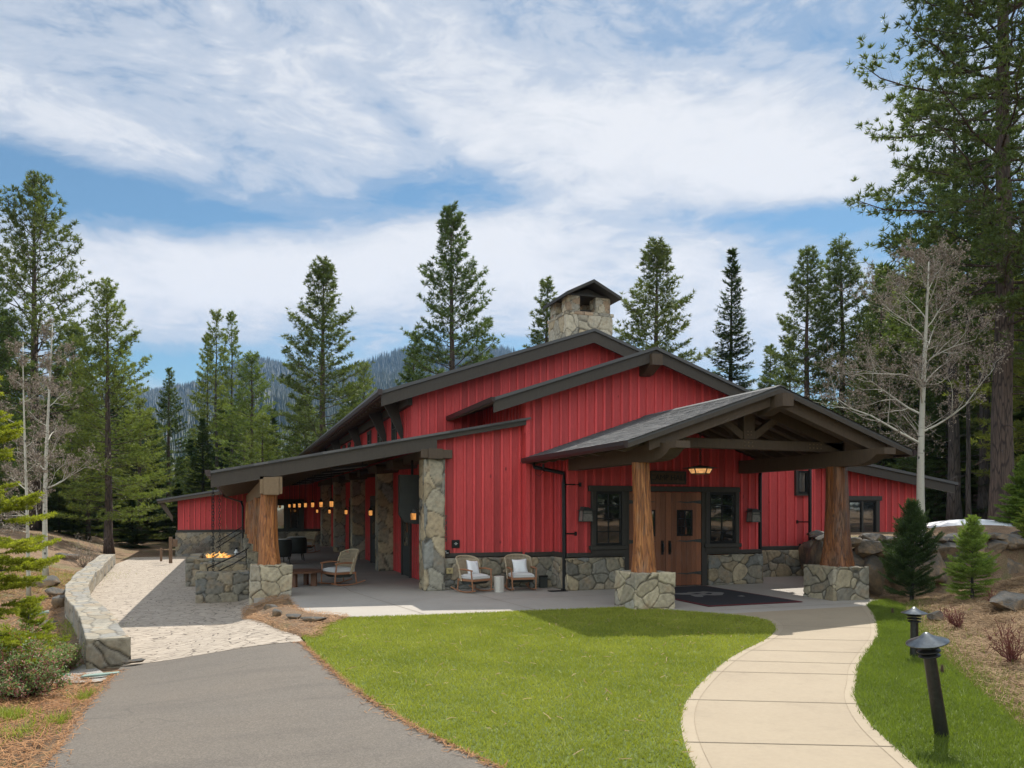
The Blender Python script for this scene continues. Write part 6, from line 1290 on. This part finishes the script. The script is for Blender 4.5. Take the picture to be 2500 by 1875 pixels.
# --- small spruces by the boulder wall
def near_conifer(seed,H,R,label,loc,mat,name,cat='spruce',rz=0.,gap=0.,dens=1.,nsz=1.,r0=None,el=(-12,50),ex=.8):
    rng=np.random.default_rng(seed); r=random.Random(seed); e=empty(name,loc,rz); tag(e,label,cat); tb=MB(); tp=trunk_mb(tb,H,r0 or H*.018,rng,.006); P1=[];D1=[];T1=[]
    z=.05*H
    while z<H*.98:
        t=z/H; nb=r.choice((6,7,8)); a0=r.uniform(0,6.28)
        for b in range(nb):
            if r.random()<gap: continue
            a=a0+2*PI*b/nb+r.uniform(-.3,.3); L=R*(1-t)**ex*(.45+.55*min(1,t/.25) if ex<.7 else 1)*r.uniform(.45,1.25)+.05*H*(1-t)+.02; e_=rad(el[0]+(el[1]-el[0])*t+r.uniform(-8,8)); h=np.array((math.cos(a),math.sin(a),0.)); lat=np.array((-math.sin(a),math.cos(a),0.)); base=np.array((0,0,z)); N=6
            pts=[base+h*L*s*math.cos(e_)+np.array((0,0,L*s*math.sin(e_)-.12*L*s+.12*L*s**3)) for s in np.linspace(0,1,N)]; tb.tube(pts,[max(.002,.010*L*(1-.8*i/(N-1))+.001) for i in range(N)],4,cap=False); bt=r.uniform(.1,.7)
            def twig(p0,p1,tt):
                l=np.linalg.norm(p1-p0); m=max(3,int(l/.011*dens)); s=np.linspace(0,1,m)[:,None]; q=p0+(p1-p0)*s; d=unit(p1-p0)[None]*np.ones((m,1)); P1.append(q);D1.append(d);T1.append(np.full(m,tt)+.35*s[:,0]**3)
            twig(pts[1],pts[-1],bt); nt=max(2,int(L/.065))
            for k in range(nt):
                s=.2+.75*(k+r.random()*.6)/nt; i=min(N-2,int(s*(N-1))); f=s*(N-1)-i; p=pts[i]*(1-f)+pts[i+1]*f; bd=unit(pts[i+1]-pts[i])
                for sg in(-1,1): tl=(1-s)*L*.5+.05; d=unit(bd*.75+lat*sg*.7+np.array((0,0,r.uniform(-.15,.2)))); twig(p,p+d*tl,bt+r.uniform(-.15,.15))
        z+=.042*H**.5*1.4*(1-.35*t)
    tb.build('trunk','dark_bark',e,smooth=True); P1=np.concatenate(P1);D1=np.concatenate(D1);T1=np.concatenate(T1)
    V,t_=tufts(P1,D1,4,.030*nsz,.0075*nsz,rng,spread=1.1,up=.1,tint=T1); tris('crown',V,mat,t_,e); return e
x,y,z=on_ground(1975,1300); near_conifer(61,2.15,.85,'dark green spruce shrub in front of the boulder wall, at the foot of the aspen',(x+.25,y+.3,z-.05),'fir_needle','spruce_tree',gap=.30,nsz=1.1,el=(25,68),ex=.5)
x,y,z=on_ground(2100,1292); near_conifer(62,1.62,.60,'small bright green spruce in front of the boulder wall',(x,y,z-.05),'spruce_bright','spruce_tree',nsz=1.0,gap=.2,el=(0,62),ex=.62)
x,y,z=on_ground(2225,1180); near_conifer(63,1.3,.55,'small bright spruce cut by the right edge above the pale slab',(x+.2,y,z),'spruce_bright','spruce_tree',nsz=1.2)
for i,(px,dp,h) in ((2,(2215,26,2.6)),): x,y=PD(px,dp); near_conifer(70+i,h,.9,['small fir right of the aspen trunk behind the dark spruce','young fir by the thin trunk before the snow patch','young bright fir behind the boulder wall at the right edge'][i],(x,y,Tz(x,y)-.05),'spruce_bright' if i else 'fir_needle','spruce_tree',nsz=2.,dens=.5)
# --- near fir boughs at the left edge (a young fir whose trunk is just outside the frame)
x,y=PD(-22,9.6); near_conifer(81,4.45,.95,'bright yellow green young fir reaching into the left edge of the picture',(x,y,Tz(x,y)-.5),'near_fir','fir_tree','fir',gap=.62,nsz=1.5,dens=.9,el=(-8,24))
x,y=PD(62,12.0); near_conifer(83,1.2,.72,'low fir boughs brushing the outside of the seat wall at left',(x,y,Tz(x,y)-.1),'near_fir','fir_tree','fir',gap=.6,nsz=1.4,dens=.9,el=(5,45))
# --- manzanita shrub, twig bushes
def shrub(name,loc,label,n,R,H,stem,leaf=None,bud=None,ls=.03,seed=1,cat='shrub',lean=0.):
    rng=np.random.default_rng(seed); r=random.Random(seed); e=empty(name,loc); tag(e,label,cat); tb=MB(); tips=[]
    for i in range(n):
        a=r.uniform(0,6.28); q=r.uniform(.15,1.)**.7*R; h=H*(1-.45*(q/R)**2)*r.uniform(.6,1.1); pts=[np.array((0,0,0.))+rng.normal(size=3)*(.04,.04,0)]
        for k in range(1,7): s=k/6; pts.append(np.array((math.cos(a)*q*s**.9+lean*s,math.sin(a)*q*s**.9,h*s**1.15))+rng.normal(size=3)*.022*R*2)
        tb.tube(pts,[.012*(1-.8*k/6)*(1.2 if leaf else .55) for k in range(7)],5,cap=False); tips+=pts[3:]
        for k in range(5):
            p=pts[r.randint(2,6)]; d=unit(rng.normal(size=3)+np.array((math.cos(a)*.6,math.sin(a)*.6,1.))); L=r.uniform(.12,.3)*H*.8; q_=[p,p+d*L*.5+rng.normal(size=3)*.01,p+d*L]; tb.tube(q_,[.004,.003,.0015],4,cap=False); tips+=[q_[1],q_[2],q_[2]]
    tb.build('stems',stem,e); tips=np.array(tips)
    if leaf: m=len(tips)*6; q=tips[rng.integers(0,len(tips),m)]+rng.normal(size=(m,3))*.03; V,t_=flats(q,rng.normal(size=(m,3))+np.array((0,0,.8)),1,ls,ls*.7,rng,.3); tris('leaves',V,leaf,t_,e)
    if bud: m=len(tips)*4; q=tips[rng.integers(0,len(tips),m)]+rng.normal(size=(m,3))*.03; V,t_=flats(q,rng.normal(size=(m,3)),1,ls*.7,ls*.55,rng,.3); tris('buds',V,bud,t_,e)
for i,(px,py,R_,H_,l) in enumerate(((45,1500,.55,.62,'pink tipped manzanita shrub with reddish stems at the lower left edge'),(118,1452,.42,.45,'smaller pink tipped manzanita right of the main shrub, by the gravel'),(10,1470,.6,.8,'manzanita shrub cut by the left edge behind the pink tipped one'))):
    x,y,z=on_ground(px,py); shrub('manzanita_shrub',(x,y,z-.04),l,46,R_,H_,'red_twig','shrub_leaf','shrub_bud',.035,90+i)
for i,(px,py,l) in enumerate(((2070,1352,'leafless red twig bush on the bank near the small spruces'),(2190,1425,'taller leafless red twig bush at the right edge of the bank'),(2150,1300,'small dry twig clump beside the pale boulder'))):
    x,y,z=on_ground(px,py); shrub('twig_bush',(x,y,z-.03),l,34 if i<2 else 18,(.22,.26,.15)[i],(.38,.55,.25)[i],'red_twig',seed=95+i,lean=-.1)
for i,(px,dp,R_,H_) in enumerate(((180,32,.8,1.2),(420,40,.9,1.3))): x,y=PD(px,dp); shrub('bare_bush',(x,y,Tz(x,y)-.05),('pinkish bare bush on the mound left of the seat wall','bare bush by the trail posts beyond the patio')[i],40,R_,H_,'bare_twig',None,'catkin',.04,99+i)
# --- snow patch and earth mound under the right hand trees
def lens(name,x,y,rx,ry,h,z,mat,label=None,cat=None,kind='structure'):
    V=[(x,y,z+h)];F=[];n=40;m=8
    for j in range(1,m+1):
        for k in range(n): a=2*PI*k/n; f=j/m*(1+.12*math.sin(3*a+1)+.06*math.sin(7*a)); V.append((x+rx*f*math.cos(a),y+ry*f*math.sin(a),z+h*(1-(j/m)**2)))
    F=[(0,1+k,1+(k+1)%n) for k in range(n)]+[(1+(j-1)*n+k,1+j*n+k,1+j*n+(k+1)%n,1+(j-1)*n+(k+1)%n) for j in range(1,m) for k in range(n)]
    o=npmesh(name,np.array(V),F,mat,smooth=True); tag(o,label,cat,kind=kind)
x,y=PD(2105,27.5); lens('snow_patch',x,y,1.9,2.5,.50,1.12,'snow'); x,y=PD(2120,25.3); lens('earth_mound',x,y,3.0,1.9,.36,1.10,'forest_floor')
# ================================================================ mountain
def ridge(px):   # display column -> elevation tangent
    xs_=[-900,-300,0,120,250,330,400,470,540,620,700,760,830,900,970,1040,1090,1140,1250,1400,1600,1900,2600]
    ys_=[1060,930,850,838,858,862,842,815,792,806,806,800,786,770,762,752,765,790,860,940,1010,1060,1090]
    return (HY-np.interp(px,xs_,ys_)*1.1302)/FPX
na,nr=190,46; V=[]
pxs=np.linspace(-900,2600,na); rr=np.linspace(380,2500,nr); rngm=np.random.default_rng(2)
def hz(px,d): return ridge(px)*2500*((d-380)/2120)**1.25+14*np.sin(px*.021+d*.006)*np.clip((d-380)/900,0,1)+7*np.sin(px*.06+d*.013)*np.clip((2500-d)/600,0,1)*np.clip((d-380)/900,0,1)
for d in rr:
    for p in pxs:
        a=(p*1.1302-CX)/FPX; V.append(((SY+a*CY)*d,(CY-a*SY)*d,hz(p,d)+.0))
for p in pxs: a=(p*1.1302-CX)/FPX; V.append(((SY+a*CY)*2900,(CY-a*SY)*2900,hz(p,2500)*.5))
nr+=1; F=np.array([(i*na+k,i*na+k+1,(i+1)*na+k+1,(i+1)*na+k) for i in range(nr-1) for k in range(na-1)])
tag(npmesh('mountain',np.array(V),F,'mountain_slope',smooth=True),kind='structure')
n=80000; p=rngm.uniform(-250,1350,n); d=380+2120*rngm.uniform(0,1,n)**.62; cl_=np.sin(p*.033+d*.004)+np.sin(p*.011-d*.0075+2)+.8*np.sin(p*.09+d*.02); keep=rngm.uniform(-2.6,1.6,n)<cl_; keep|=(d>2380)&(rngm.uniform(0,1,n)<.55); p=p[keep];d=d[keep];n=len(p)
a=(p*1.1302-CX)/FPX; bx=(SY+a*CY)*d; by=(CY-a*SY)*d; bz=hz(p,d)-1; h=rngm.uniform(16,38,n); w_=h*rngm.uniform(.10,.17,n); V=np.empty((n,5,3))
for k in range(4): V[:,k]=np.stack([bx+w_*math.cos(k*PI/2+.4),by+w_*math.sin(k*PI/2+.4),bz],1)
V[:,4]=np.stack([bx,by,bz+h],1); b=(np.arange(n)*5)[:,None]; F=np.concatenate([b+np.array([k,(k+1)%4,4]) for k in range(4)]); t_=np.tile(rngm.uniform(0,1,n),4)
tag(npmesh('mountain_forest',V.reshape(-1,3),F,'far_tree',tint=t_),'far conifer forest covering the snowy mountainside behind the hall','forest',kind='stuff')
# ================================================================ haze
m=bpy.data.materials.new('haze_air'); m.use_nodes=True; nt=m.node_tree; nt.nodes.clear(); MATS['haze_air']=m
pv=nt.nodes.new('ShaderNodeVolumePrincipled'); pv.inputs['Color'].default_value=(.30,.55,1.,1); pv.inputs['Density'].default_value=.00007; pv.inputs['Anisotropy'].default_value=.2
om=nt.nodes.new('ShaderNodeOutputMaterial'); nt.links.new(pv.outputs[0],om.inputs['Volume'])
mb=MB(); mb.box(-2700,3100,-2700,3200,-4,760); o=mb.build('haze','haze_air'); tag(o,kind='stuff')
SC.cycles.volume_bounces=0; SC.cycles.max_bounces=8; SC.cycles.transparent_max_bounces=12; SC.cycles.volume_step_rate=1.
